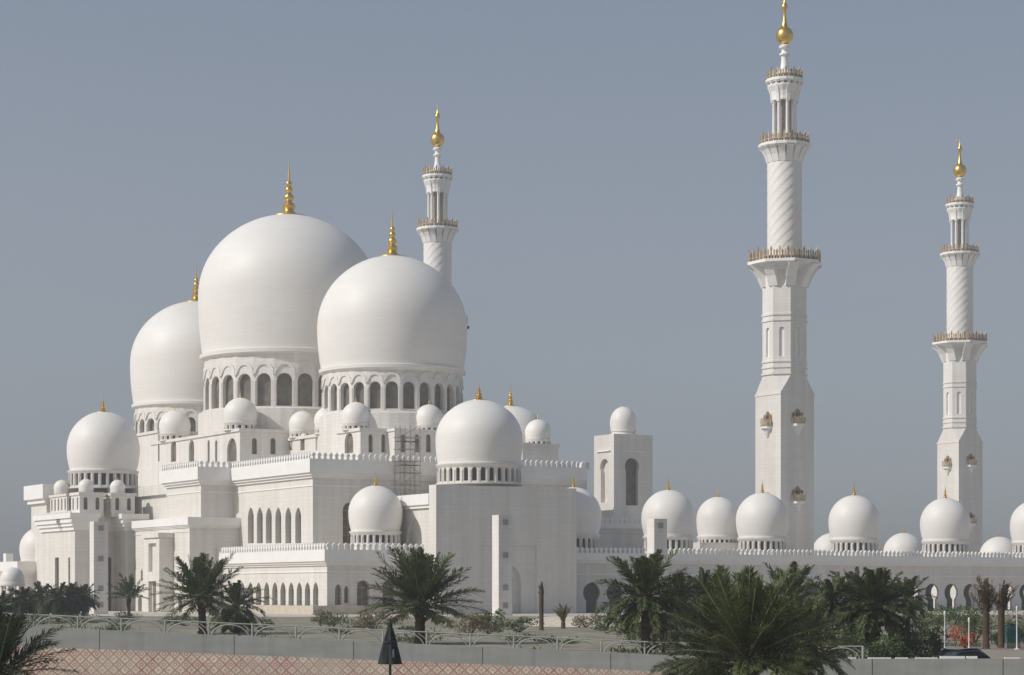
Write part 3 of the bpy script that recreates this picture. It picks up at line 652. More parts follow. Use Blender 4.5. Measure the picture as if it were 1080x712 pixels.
# ================================================================== MINARETS
def zm(py): return CH+(HY-py)/5.75
def minaret():
    t = thing('minaret', '', 'minaret', (0, 0, 0), TH, 'minarets of the mosque')
    a = 3.8
    q = MB(); q.box(-a, a, -a, a, G0, zm(416))
    for z_ in (zm(416), zm(560)): ring(q, -a, a, -a, a, z_-0.35, z_, 0.10)
    q.build('square_shaft', M['wall'], t)
    # chamfer from square to octagon
    ao = 3.85; q = MB(); o8 = [(ao/math.cos(PI/8)*math.cos(PI/8+PI/4*k), ao/math.cos(PI/8)*math.sin(PI/8+PI/4*k)) for k in range(8)]
    sq = [(a, a)]*2+[(-a, a)]*2+[(-a, -a)]*2+[(a, -a)]*2
    zc0, zc1 = zm(416)+0.002, zm(398)
    vs = [(x, y, zc0) for x, y in sq]+[(x, y, zc1) for x, y in o8]
    # square corners sit between octagon corners k and k+1
    q.add(vs, [(i, (i+1) % 8, 8+(i+1) % 8, 8+i) for i in range(8)])
    q.build('chamfer', M['wall'], t)
    q = MB(); pw = 2*ao*math.tan(PI/8); zb, ztp = zm(398), zm(286.5)
    nich = []
    for k in range(8):
        an = PI/4*k; N = (math.cos(an), math.sin(an)); S = (-N[1], N[0]); P0 = (N[0]*ao-S[0]*pw/2, N[1]*ao-S[1]*pw/2)
        h = [arch(pw/2, 0.95, zm(378), zm(347), 'round')]
        q.face(P0, S, N, pw, zb, ztp, h, 0.35); nich.append((P0, S, N, h[0]))
        # pointed bracket arches flaring out to the balcony
        zf0, zf1 = zm(300), zm(286.5)
    for z_, e in ((zm(397), .22), (zm(390), .16), (zm(384), .16), (zm(341), .16), (zm(335), .16)):
        q.lathe([(ao-0.3, z_), (ao+e, z_+0.05), (ao+e, z_+0.42), (ao-0.3, z_+0.5)], 8, a0=PI/8, apo=True)
    o = q.build('octagonal_shaft', M['wall'], t)
    for P0, S, N, h in nich:
        p = MB(); p.poly(P0, S, N, h, -0.33); p.build('niche', M['trim'], o)
    def balcony(zt, r0, r1, hh, n8, name='balcony'):
        q = MB(); q.lathe([(r1*0.90, zt-0.75), (r1*0.97, zt-0.55), (r1, zt-0.5), (r1, zt), (r1*0.6, zt+0.01)], n8, a0=PI/n8, apo=True)
        # corbel brackets
        for k in range(n8):
            an = 2*PI*(k+0.5)/n8 if n8 == 8 else 2*PI*k/n8
            N = (math.cos(an), math.sin(an)); S = (-N[1], N[0])
            kk = 1/math.cos(PI/n8) if n8 == 8 else 1.0
            wb = (r1-r0)*0.30+0.16
            prof = [(r0*kk-0.4, zt-hh), (r0*kk+0.03, zt-hh), (r0*kk+(r1-r0)*0.30, zt-hh*0.62), (r0*kk+(r1-r0)*0.62, zt-hh*0.35), (r1*kk*0.985, zt-0.72), (r0*kk-0.4, zt-0.72)]
            vs = [(N[0]*r+S[0]*s*wb, N[1]*r+S[1]*s*wb, z) for s in (-1, 1) for r, z in prof]
            m = len(prof); q.add(vs, [tuple(range(m)), tuple(range(m, 2*m))[::-1]]+[(i, m+i, m+(i+1)%m, (i+1)%m) for i in range(m)])
        # ring of small arches behind the brackets
        q.lathe([(r0, zt-hh*0.36), (r0+(r1-r0)*0.12, zt-hh*0.26), (r0+(r1-r0)*0.55, zt-0.73)], n8, a0=PI/n8, apo=True)
        o = q.build(name, M['trim'], t)
        q = MB(); m = int(2*PI*r1/0.52); hr = 1.75 if r1 < 6 else 2.1
        for k in range(m):
            an = 2*PI*k/m
            rr = (r1*0.965)/math.cos(((an+PI/n8) % (2*PI/n8))-PI/n8) if n8 == 8 else r1*0.955
            c = Vector((math.cos(an)*rr, math.sin(an)*rr, 0)); S = Vector((-math.sin(an), math.cos(an), 0)); N = Vector((math.cos(an), math.sin(an), 0))
            h_ = hr*(1.15 if k % 3 == 0 else 0.85)
            pts = [(-0.16, zt+0.01), (0.16, zt+0.01), (0.13, zt+h_*0.55), (0.21, zt+h_*0.72), (0, zt+h_), (-0.21, zt+h_*0.72), (-0.13, zt+h_*0.55)]
            q.slab((c.x, c.y), (S.x, S.y), (N.x, N.y), pts, -0.06, 0.06, k % 2)
        q.lathe([(r1*0.93, zt+0.45), (r1*0.965, zt+0.45), (r1*0.965, zt+0.62), (r1*0.93, zt+0.62)], n8 if n8 == 8 else 32, a0=PI/n8, apo=True)
        q.build('railing', [M['railgold'], M['bronze']], o)
    balcony(zm(277.5), 3.85, 6.45, 4.6, 8)
    # spiral-fluted round shaft
    q = MB(); z0, z1 = zm(277.5), zm(152); N_ = 120; H = 110
    prof = [(3.13, z0+(z1-z0)*i/H) for i in range(H+1)]
    def fn(t_, z): 
        ph = (t_*10-(z-z0)*3.3)/(2*PI); f = ph-math.floor(ph)
        return 1+0.024*(f if f < 0.85 else (1-f)/0.15*0.85)
    q.lathe(prof, N_, fn=fn); q.build('spiral_shaft', M['dome'], t, True, ang=50)
    balcony(zm(153), 3.2, 4.7, 3.4, 16)
    # lantern of eight columns
    q = MB(); q.lathe([(1.25, zm(153)), (1.25, zm(92))], 16); q.build('lantern_core', M['lattice'], t)
    for k in range(8):
        an = PI/8+PI/4*k; x, y = 1.98*math.cos(an), 1.98*math.sin(an)
        q = MB(); q.lathe([(0.46, zm(152)), (0.46, zm(150)), (0.33, zm(149.5)), (0.31, zm(110)), (0.46, zm(108)), (0.48, zm(105))], 10, x, y)
        q.build('column', M['trim'], t, True)
    q = MB(); q.lathe([(1.7, zm(107)), (2.4, zm(107)), (2.42, zm(103)), (2.6, zm(98)), (3.05, zm(93)), (3.1, zm(92)), (3.1, zm(91))], 16, apo=True)
    for k in range(8):
        an = PI/8+PI/4*k; N = (math.cos(an), math.sin(an)); S = (-N[1], N[0])
        prof = [(2.0, zm(109)), (2.5, zm(109)), (2.65, zm(101)), (3.1, zm(93)), (2.0, zm(93))]
        vs = [(N[0]*r+S[0]*s*0.3, N[1]*r+S[1]*s*0.3, z) for s in (-1, 1) for r, z in prof]; m = 5
        q.add(vs, [tuple(range(m)), tuple(range(m, 2*m))[::-1]]+[(i, m+i, m+(i+1)%m, (i+1)%m) for i in range(m)])
    q.build('lantern_crown', M['trim'], t)
    balcony(zm(84.5), 3.0, 3.4, 1.6, 16, 'top_balcony')
    q = MB(); q.lathe([(1.9, zm(85)), (1.7, zm(78)), (1.1, zm(75)), (0.75, zm(71)), (0.6, zm(62)), (0.62, zm(60)), (0.95, zm(58.5)), (0.95, zm(57)), (0.6, zm(55.5)), (0.55, zm(53)), (1.0, zm(51)), (1.05, zm(49)), (0.7, zm(47.6))], 20)
    sp = q.build('spire', M['trim'], t, True)
    q = MB(); P = [(0.4, zm(48.2))]
    for i in range(1, 12):
        an = -PI/2+PI*i/12; P.append((1.6*math.cos(an), zm(37.6)+1.65*math.sin(an)))
    P += [(0.62, zm(27.4)), (0.42, zm(24)), (0.28, zm(17)), (0.26, zm(12)), (0.55, zm(8.5)), (0.6, zm(7)), (0.45, zm(5)), (0.2, zm(2.5)), (0.13, zm(-2)), (0.03, zm(-9))]
    q.lathe(P, 20); q.build('finial', M['gold'], sp, True, ang=60)
    # gilded oriels on the square shaft
    def oriel(N, zc):
        S = (-N[1], N[0]); a_ = 3.8
        q = MB()
        def pt(s, o, z): return (N[0]*(a_+o)+S[0]*s, N[1]*(a_+o)+S[1]*s, z)
        def sect(hw, d, z): return [pt(-hw, 0.003, z), pt(-hw*0.7, d*0.75, z), pt(0, d, z), pt(hw*0.7, d*0.75, z), pt(hw, 0.003, z)]
        def loft(q, ss, mi=0):
            n_ = len(ss[0]); vs = [p for s_ in ss for p in s_]; fs = [(j*n_+i, j*n_+(i+1)%n_, (j+1)*n_+(i+1)%n_, (j+1)*n_+i) for j in range(len(ss)-1) for i in range(n_)]
            fs += [tuple(range(n_))[::-1], tuple((len(ss)-1)*n_+i for i in range(n_))]; q.add(vs, fs, mi)
        loft(q, [sect(0.25, 0.3, zc-2.2), sect(0.9, 0.8, zc-1.0), sect(1.35, 1.25, zc-0.7), sect(1.35, 1.25, zc-0.25)])
        o = q.build('oriel', M['trim'], t)
        q = MB()
        for i in range(13):
            f = i/12; s = (f*2-1)*1.32; d = 1.22*math.sqrt(max(0, 1-(s/1.4)**2))+0.05
            h_ = 1.15+0.25*(i % 2)
            c = pt(s, d, 0); q.slab((c[0], c[1]), S, N, [(-0.08, zc-0.24), (0.08, zc-0.24), (0.13, zc-0.2+h_*0.7), (0, zc-0.2+h_), (-0.13, zc-0.2+h_*0.7)], -0.04, 0.04)
        q.build('railing', M['railgold'], o)
        q = MB(); P0 = (N[0]*a_, N[1]*a_)
        q.slab(P0, S, N, [(s_, z_) for s_, z_ in arch(0, 1.5, zc-0.24, zc+2.5, 'point', 5)], 0.003, 0.10)
        q.slab(P0, S, N, [(-1.25, zc+0.2), (-0.8, zc+0.2), (-0.8, zc+1.5), (-1.02, zc+1.9), (-1.25, zc+1.5)], 0.003, 0.14)
        q.slab(P0, S, N, [(0.8, zc+0.2), (1.25, zc+0.2), (1.25, zc+1.5), (1.02, zc+1.9), (0.8, zc+1.5)], 0.003, 0.14)
        q.build('frame', M['bronze'], o)
        q = MB(); q.slab(P0, S, N, [(s_, z_) for s_, z_ in arch(0, 0.8, zc-0.2, zc+1.8, 'point', 5)], 0.11, 0.14); q.build('door', M['dark'], o)
    for y in (447, 528):
        oriel((0, -1), zm(y)); oriel((-1, 0), zm(y+2 if y < 500 else y+6))
    return t
m1 = minaret(); m1.location = (X(827.5, 400), 400, 0)
m1['label'] = 'tallest looking and nearest of the white minarets, rising clear behind the arcade domes'
m2 = copy_tree(m1); m2.location = (X(1015, 528)-0.6, 528, 0)
m2['label'] = 'white minaret at the far right end, its lowest balcony level with the big domes'
m3 = copy_tree(m1); m3.location = (X(461.5, 492), 492, 0)
m3['label'] = 'white minaret whose top alone shows behind the giant domes'

# ================================================================== SITE FURNITURE ROUND THE MOSQUE
def light_pylon(px, D, ytop, label):
    t = thing('light_pylon', label, 'pylon', (X(px, D), D, G0), TH, 'square white light pylons'); zt_ = zz(ytop, D)-G0
    q = MB(); block(q, 0, 2.3, 0, 1.9, 0, zt_); q.build('shaft', M['wall'], t)
    for f in (0.93, 0.60, 0.28, 0.1):
        q = MB(); q.box(0.7, 1.5, -0.12, -0.003, zt_*f-0.4, zt_*f+0.4); q.build('lamp_panel', M['lattice'], t)
light_pylon(526, 312, 543, 'square white pylon in front of the tall domed pavilion portal')
light_pylon(690, 322, 547, 'square white pylon in front of the arcade domes')
light_pylon(99, 335, 550, 'square white pylon before the two-pier pavilion')
# scaffold against the hall
sx0 = fu(419, 10.0); sx1 = fu(440, 10.0)
sf = mosque_thing('scaffold', 'thin steel scaffold tower leaning on the shaded prayer hall wall', 'scaffold', mid(sx0, sx1), 10)
q = MB(); 
for uu_ in (sx0, mid(sx0, sx1), sx1):
    for vv_ in (9.0, 10.8): q.tube((uu_, vv_, zF), (uu_, vv_, 31.2), 0.06)
q.build('standard', M['steel'], sf)
q = MB(); k = 0
z_ = zF+1.5
while z_ < 31:
    for vv_ in (9.0, 10.8):
        q.tube((sx0-0.3, vv_, z_), (sx1+0.3, vv_, z_), 0.05)
    for uu_ in (sx0, sx1): q.tube((uu_, 9.0, z_), (uu_, 10.8, z_), 0.05)
    q.tube((sx0, 9.0, z_), (sx1, 9.0, z_+1.9), 0.045) if k % 2 else q.tube((sx1, 9.0, z_), (sx0, 9.0, z_+1.9), 0.045)
    z_ += 1.9; k += 1
q.build('bracing', M['steel'], sf)
q = MB(); q.box(sx0, sx1, 9.05, 10.7, 24.9, 25.0); q.box(sx0, sx1, 9.05, 10.7, 28.7, 28.8); q.build('deck', M['deadfrond'], sf)
# little domed kiosk
kx = X(13, 300); t = thing('kiosk', 'small round white kiosk with a dome, among the palms at the left edge', 'kiosk', (kx, 300, G0))
q = MB(); q.lathe([(1.62, 4.2), (1.75, 4.25), (1.75, 4.6), (1.62, 4.62), (1.66, 5.1), (1.55, 5.7), (1.25, 6.25), (0.75, 6.62), (0.1, 6.78)], 32); q.build('dome', M['dome'], t, True)
for k in range(6):
    q = MB(); q.lathe([(0.2, 0), (0.16, 0.1), (0.14, 4.0), (0.22, 4.2)], 10, 1.45*math.cos(k*PI/3), 1.45*math.sin(k*PI/3)); q.build('column', M['trim'], t, True)

# ================================================================== PALMS AND SHRUBS
def frond(lf, rb, base, az, el, L, droop, rr, lw=0.05, nl=26, ll=0.25):
    """one pinnate leaf: a stalk that bends under its weight and two rows of narrow leaflets"""
    p = Vector(base); d = Vector((math.cos(az)*math.cos(el), math.sin(az)*math.cos(el), math.sin(el)))
    n_ = 12; pts = [p.copy()]; tw = rr.uniform(-0.5, 0.5); ds = L/n_
    for i in range(n_):
        d = (d+Vector((0, 0, -droop/n_*(0.3+1.4*i/n_)))).normalized(); p = p+d*ds; pts.append(p.copy())
    for i in range(0, n_, 2):
        r = 0.035*(1-i/n_)*L/3+0.008; rb.tube(pts[i], pts[min(i+2, n_)], r, 4, r*0.75)
    side0 = Vector((-math.sin(az), math.cos(az), 0))
    for j in range(nl):
        f = 0.14+0.86*(j+0.5)/nl; x = f*n_; i = min(int(x), n_-1); c = pts[i].lerp(pts[i+1], x-i); t = (pts[i+1]-pts[i]).normalized()
        up = t.cross(side0).normalized()*-1
        if up.z < 0: up = -up
        ln = L*ll*(math.sin(PI*min(1, 0.12+f*0.86))**0.6)*rr.uniform(0.55, 1.15)+0.05
        for s in (-1, 1):
            sd_ = (side0*s*math.cos(tw*s*0.4)+up*rr.choice((-0.1, 0.35, 0.9))*rr.uniform(0.6, 1.2))
            dd = (t*rr.uniform(0.8, 1.5)+sd_*rr.uniform(0.55, 0.95)+Vector((0, 0, rr.uniform(-.35, .05)))).normalized()
            wv = dd.cross(up).normalized()
            if wv.length < 0.1: wv = t
            m_ = c+dd*ln*0.45; e = c+dd*ln+Vector((0, 0, -0.12*ln)); w_ = lw*rr.uniform(0.8, 1.2)
            lf.add([c-wv*w_*0.4, m_-wv*w_, e, m_+wv*w_, c+wv*w_*0.4], [(0, 1, 2, 3, 4)])
def palm(px, D, ground, hgt, cr, label, nf=46, mat='palm', seed=0, el_lo=-15, el_hi=84, tr=0.24, lw=0.05, dead=0, droop=0.75, nl=42, lean=0.0, cat='palm', grp='date palms in front of the mosque', up=0.0, name='date_palm'):
    rr = random.Random(seed); t = thing(name, label, cat, (X(px, D), D, ground), rr.uniform(0, 6), grp)
    q = MB(); P = []; k = max(4, int(hgt/0.28))
    for i in range(k+1):
        z_ = hgt*i/k; r = tr*(1.25 if i == 0 else 1.0)*(1-0.12*i/k); P += [(r, z_), (r*1.16, z_+hgt/k*0.72)]
    P += [(tr*1.35, hgt+0.25), (tr*0.6, hgt+0.7)]
    q.lathe(P, 10)
    for i in range(int(26)):                       # boots of cut stalks under the crown
        an = rr.uniform(0, 2*PI); zz_ = hgt*rr.uniform(0.55, 1.0)+0.1; c = Vector((math.cos(an), math.sin(an), 0))
        q.tube(c*tr*0.9+Vector((0, 0, zz_)), c*tr*1.7+Vector((0, 0, zz_+0.25)), 0.06, 4, 0.03)
    q.v = [(x+lean*z*0.1, y, z) for x, y, z in q.v]
    q.build('trunk', M['bark'], t)
    lf = MB(); rb = MB(); dm = MB(); db = MB()
    for i in range(nf):
        f = (i+0.5)/nf; el = R_(el_lo+(el_hi-el_lo)*(1-f**0.8)+rr.uniform(-8, 8)); az = i*2.39996+rr.uniform(-.25, .25)
        L = cr*rr.uniform(0.85, 1.1)*(0.82 if f < 0.12 else 1.0)
        frond(lf, rb, (lean*hgt*0.1+0.1*math.cos(az), 0.1*math.sin(az), hgt+0.35*(1-f)), az, el, L, droop*(0.35+0.8*(1-abs(math.sin(el)))), rr, lw, nl)
    lf.build('crown', M[mat], t); rb.build('leaf_stalks', M['rachis'], t)
    if dead:
        for i in range(dead):
            frond(dm, db, (0, 0, hgt-0.1), rr.uniform(0, 6.3), R_(rr.uniform(-70, -35)), cr*0.6, 0.8, rr, lw, 16)
        dm.build('dead_fronds', M['deadfrond'], t)
    return t
def bundle_palm(px, D, ground, hgt, label, seed, spread=0.5, top=1.6, col='deadfrond'):
    rr = random.Random(seed); t = thing('wrapped_palm', label, 'palm', (X(px, D), D, ground), 0, 'newly planted palms with tied brown fronds')
    q = MB(); q.lathe([(0.26, 0), (0.2, 0.1), (0.19, hgt*0.5), (0.21, hgt), (0.1, hgt+0.3)], 10); q.build('trunk', M['bark'], t, True)
    lf = MB(); rb = MB()
    for i in range(26):
        frond(lf, rb, (0, 0, hgt*rr.uniform(0.75, 1.0)), rr.uniform(0, 6.3), R_(rr.uniform(60, 88)), top*rr.uniform(0.7, 1.1), spread, rr, 0.04, 16, 0.16)
    lf.build('crown', M[col], t)
def shrub(px, D, ground, wd, hg, label, mat='bush', n_=900, seed=0, ls=0.09, name='shrub', grp='shrubs along the wall', xoff=0.0):
    rr = random.Random(seed); t = thing(name, label, 'shrub', (X(px, D), D, ground), 0, grp)
    q = MB(); cl = [(rr.uniform(-.38, .38)*wd, rr.uniform(-.3, .3)*wd, hg*rr.uniform(0.25, 0.74), rr.uniform(0.16, 0.3)) for _ in range(9)]
    for i in range(n_):
        cx, cy, cz, cr_ = rr.choice(cl); d = Vector((rr.gauss(0, 1), rr.gauss(0, 1), rr.gauss(0, 1))).normalized()*rr.uniform(0.3, 1)**0.5
        c = Vector((cx, cy, cz))+Vector((d.x*cr_*wd, d.y*cr_*wd, d.z*cr_*hg*1.1)); c.z = max(c.z, 0.03)
        a = Vector((rr.gauss(0, 1), rr.gauss(0, 1), rr.gauss(0, 1))).normalized(); b = a.orthogonal().normalized(); s = ls*rr.uniform(0.6, 1.3)
        q.add([c-a*s, c+b*s*0.45, c+a*s, c-b*s*0.45], [(0, 1, 2, 3)])
    q.build('foliage', M[mat], t)
    q = MB()
    for cx, cy, cz, cr_ in cl: q.tube((0, 0, 0), (cx, cy, cz), 0.035, 5, 0.012)
    q.build('stem', M['bark'], t); return t
# the big palms
palm(214, 172, G0, 2.7, 3.9, 'spreading date palm in front of the tall side windows', 58, seed=11, tr=0.30, lw=0.05, el_lo=-12, lean=0.5, droop=0.5)
palm(249, 178, G0, 1.9, 2.8, 'bushier palm with yellow fruit stalks touching the spreading palm before the side windows', 46, 'palm', 12, -40, 75, lw=0.05, dead=8, droop=1.2)
palm(443, 140, G0, 2.35, 4.0, 'full fan shaped date palm behind the closed dark parasol', 70, seed=23, tr=0.32, lw=0.05, el_lo=-8, droop=0.42)
palm(681, 117, G0, 2.9, 2.8, 'date palm with a stout trunk before the leftmost arcade archways', 62, seed=31, tr=0.24, lw=0.042, el_lo=-25, droop=0.9, dead=5)
palm(788, 72, 0, 2.2, 3.0, 'huge near palm bush filling the foot of the nearest minaret', 96, 'palm', 41, -8, 88, 0.26, 0.026, dead=9, droop=0.5, nl=52)
palm(746, 84, 0, 1.7, 2.5, 'low dense palm crowding the left flank of the huge near palm', 60, 'palm2', 42, -30, 80, 0.22, 0.034, droop=0.7, dead=6)
palm(846, 90, 0, 2.2, 2.2, 'paler palm crowding the right flank of the huge near palm', 60, 'palm', 43, -30, 84, 0.22, 0.034, droop=0.75, dead=8)
palm(-4, 68, 0, 1.7, 2.5, 'dark palm at the near left corner with one long frond over the patterned hoarding', 64, 'palm2', 51, -40, 84, 0.24, 0.028, droop=0.5, nl=48, dead=5)
palm(136, 262, G0, 2.5, 3.0, 'small lone palm between the two-pier pavilion and the side portal', 18, seed=61, tr=0.19, el_lo=10, lw=0.06, droop=0.9)
for i, (px, D, h, c) in enumerate(((26, 236, 2.2, 2.7), (44, 250, 2.4, 2.7), (61, 244, 2.4, 2.6), (77, 248, 2.5, 2.6), (88, 256, 2.6, 2.1), (2, 232, 1.7, 2.6))):
    palm(px, D, G0, h, c, ('dark bushy palm in the clump by the kiosk', 'dark bushy palm just right of the kiosk clump', 'middle dark palm of the row under the two-pier pavilion', 'dark palm of the row next to the lone pylon', 'slimmest dark palm of the row, touching the lone pylon', 'dark palm standing right under the kiosk dome')[i], 60, 'palm2', 70+i, -38, 60, 0.2, 0.07, droop=1.2, nl=24, grp='dark palm row by the kiosk')
palm(922, 118, 0.2, 3.3, 2.4, 'dense upright palm between the brown palm and the green bush', 80, 'palm', 81, -35, 86, 0.27, 0.045, droop=0.7, dead=6)
palm(878, 119, G0, 2.6, 1.7, 'browning palm just right of the huge near palm', 48, 'palm', 82, -55, 76, 0.2, 0.042, dead=40, droop=1.3)
palm(957, 135, G0, 2.7, 1.7, 'loose palm rising out of the green bush by the arcade', 42, 'palm', 83, -30, 80, 0.17, 0.034, droop=1.1)
palm(713, 128, G0, 2.2, 2.2, 'leafy palm in the gap between the stout palm and the huge near palm', 50, 'palm', 84, -35, 82, 0.2, 0.045, droop=1.0, dead=4)
palm(745, 135, G0, 2.6, 2.4, 'tall palm rising behind the left side of the huge near palm', 50, 'palm2', 85, -35, 82, 0.2, 0.045, droop=1.0)
palm(835, 130, G0, 2.7, 2.4, 'tall palm rising behind the right side of the huge near palm', 50, 'palm', 86, -35, 82, 0.2, 0.045, droop=1.0, dead=6)
palm(901, 137, G0, 2.9, 2.1, 'palm squeezed between the browning palm and the dense upright palm', 44, 'palm2', 87, -40, 80, 0.2, 0.045, droop=1.1, dead=6)
bundle_palm(571, 190, G0, 3.6, 'bare brown palm post before the tall domed pavilion', 91, 0.15, 0.7)
bundle_palm(1040, 128, G0, 2.0, 'tied brown palm beside the red flowering bush', 92, 0.9, 2.4)
bundle_palm(1056, 130, G0, 2.2, 'tied brown palm between its brown neighbour and the teal tank', 93, 0.7, 2.0)
bundle_palm(594, 200, G0, 0.5, 'stubby young palm in the sand by the pavilion foot', 94, 1.2, 1.8, 'drybush')
# shrubs
SH = [(960, 118, 0.3, 2.4, 3.3, 'tall dense green bush at the end of the parked car', 'bush', 2600),
      (941, 122, 0.3, 1.9, 1.9, 'low green bush between palm trunk and tall bush', 'bush', 1200),
      (903, 121, G0, 2.2, 1.6, 'yellowish green bush at the foot of the dense upright palm', 'bush', 1200),
      (666, 140, G0, 2.2, 2.4, 'rounded green shrub at the stout palm trunk', 'bush', 1300),
      (515, 170, G0, 2.4, 2.4, 'small green shrub at the foot of the pavilion pylon', 'bush', 900),
      (496, 165, G0, 3.0, 1.8, 'low olive shrub between the fan palm and the pylon', 'drybush', 900),
      (1070, 132, G0, 1.6, 2.0, 'dark green shrub behind the teal tank', 'bush', 900),
      (1028, 140, G0, 2.2, 2.6, 'green shrub behind the red flowering bush', 'bush', 1000),
      (352, 210, G0, 2.8, 1.7, 'small green shrub beside the arcaded lower wall', 'bush', 600),
      (338, 214, G0, 1.6, 1.9, 'thin dry sapling left of the small wall shrub', 'drybush', 350),
      (196, 215, G0, 4.6, 1.3, 'low green hedge clump left of the spreading palm', 'bush', 900),
      (126, 240, G0, 4.4, 1.3, 'low bush at the foot of the lone small palm', 'bush', 800),
      (640, 190, G0, 3.0, 1.8, 'greenish shrub by the keyhole arch', 'bush', 700),
      (618, 205, G0, 3.0, 1.5, 'dry shrub on the sand mound', 'drybush', 700),
      (548, 180, G0, 3.2, 1.5, 'low shrub below the pavilion door', 'bush', 800),
      (395, 190, G0, 3.4, 2.0, 'dry brown shrub behind the parasol', 'drybush', 800),
      (1052, 134, G0, 1.0, 0.9, 'yellow green tuft between the tied palms', 'bush', 400),
      (700, 118, G0, 2.0, 2.6, 'olive bush between the stout palm and the low dense palm', 'drybush', 1000),
      (862, 112, G0, 2.6, 2.2, 'loose bush at the railing end by the huge near palm', 'bush', 1300),
      (690, 126, G0, 3.0, 2.2, 'wide green bush at the foot of the leafy gap palm', 'bush', 1800),
      (768, 122, G0, 4.0, 2.6, 'wide green bush hidden mostly behind the huge near palm', 'bush', 2000),
      (985, 150, G0, 3.4, 2.6, 'green bush at the foot of the first bright arch', 'bush', 1500),
      (900, 112, 0.2, 2.6, 3.0, 'dark bush filling the gap under the browning palm', 'bush', 2200),
      (932, 114, 0.2, 2.2, 2.4, 'dark bush close against the dense upright palm trunk', 'bush', 1600),
      (975, 119, 0.2, 2.2, 3.2, 'broad green bush between the tall bush and the slim post', 'bush', 2200),
      (1000, 160, G0, 6.0, 2.5, 'wide dark hedge bush behind the parked car', 'bush', 1500),
      (1046, 150, G0, 5.0, 2.4, 'dark hedge bush behind the tied brown palms', 'bush', 1300),
      (1082, 140, G0, 3.0, 2.3, 'dark bush at the very end of the arcade gardens', 'bush', 1300),
      (820, 104.5, G0, 5.0, 2.0, 'low tangled bush along the railing behind the huge near palm', 'drybush', 1800),
      (240, 200, G0, 4.6, 1.1, 'orange brown flowering shrub under the bushier palm', 'amber', 700),
      (60, 230, G0, 8, 1.2, 'low bushy clump under the dark palm row', 'bush', 900)]
for i, (px, D, g, wd, hg, lb, mt, n_) in enumerate(SH): shrub(px, D, g, wd, hg, lb, mt, n_, 200+i, 0.10 if D > 150 else 0.075)
shrub(1018, 128, G0, 1.5, 1.5, 'bush covered in orange red flowers behind the parked car', 'flower', 420, 300, 0.08, 'flowering_bush', None)
# a planted strip that reads as one mass
def strip():
    rr = random.Random(5); q = MB()
    for k in range(90):
        px = rr.uniform(30, 1085); D = 108+150*rr.random()**1.2; D = D if px < 850 else D+22
        cx = X(px, D); wd = rr.uniform(0.5, 1.6); hg = rr.uniform(0.25, 0.75)
        for i in range(110):
            c = Vector((cx+rr.gauss(0, wd*0.5), D+rr.gauss(0, wd*0.4), G0+0.04+abs(rr.gauss(0, hg*0.4))))
            a = Vector((rr.gauss(0, 1), rr.gauss(0, 1), abs(rr.gauss(0, 1)))).normalized(); b = a.orthogonal().normalized(); s = rr.uniform(0.07, 0.16)
            q.add([c-a*s, c+b*s*0.4, c+a*s, c-b*s*0.4], [(0, 1, 2, 3)])
    o = q.build('ground_cover', M['bush']); o['label'] = 'low dry ground cover plants in the garden bed behind the railing'; o['category'] = 'ground cover'; o['kind'] = 'stuff'
strip()
def mound(px, D, r, h, seed):
    rr = random.Random(seed); q = MB(); ph = [rr.uniform(0, 6) for _ in range(4)]
    q.lathe([(r*(1-i/9)**0.8, h*(1-(1-i/9)**1.6)) for i in range(10)], 28, fn=lambda t, z: 1+0.12*math.sin(3*t+ph[0])+0.07*math.sin(7*t+ph[1]+z*3))
    o = q.build('sand_mound', M['plinth'], None, True); o.location = (X(px, D), D, G0-0.02); o['kind'] = 'structure'
mound(612, 215, 5.5, 1.0, 1); mound(640, 225, 4.2, 0.8, 2); mound(590, 225, 4.5, 0.9, 3); mound(655, 230, 4, 0.7, 4)

# ================================================================== ROADSIDE: WALL, RAILING, HOARDING
DW = 100.0
def ytop(px): return 662+(px-50)*0.0443 if px < 790 else 694.8
def greymat():
    m, t, b = nodes('weathered_grey_panel'); c = coords(t); s = sep(t, c); n3 = noise(t, mapping(t, c, (1.6, 1, 0.15)), 1.0, 5)
    n1 = noise(t, mapping(t, c, (0.4, 1, 2.0)), 1.0, 5); n2 = noise(t, mapping(t, c, (3, 1, 0.3)), 1.0, 3)
    col = ramp(t, n1, 0.3, 0.7, (0.305, 0.31, 0.29), (0.37, 0.375, 0.35))
    col = mixc(t, 1.0, col, ramp(t, n2, 0.3, 0.75, (0.88, 0.88, 0.87), (1, 1, 1)), 'MULTIPLY')
    col = mixc(t, ramp(t, n3, 0.55, 0.75, (0, 0, 0), (0.5, 0.5, 0.5)), col, (0.20, 0.195, 0.17))
    t.links.new(col, b.inputs['Base Color']); b.inputs['Roughness'].default_value = 0.8; return m
M['greywall'] = greymat()
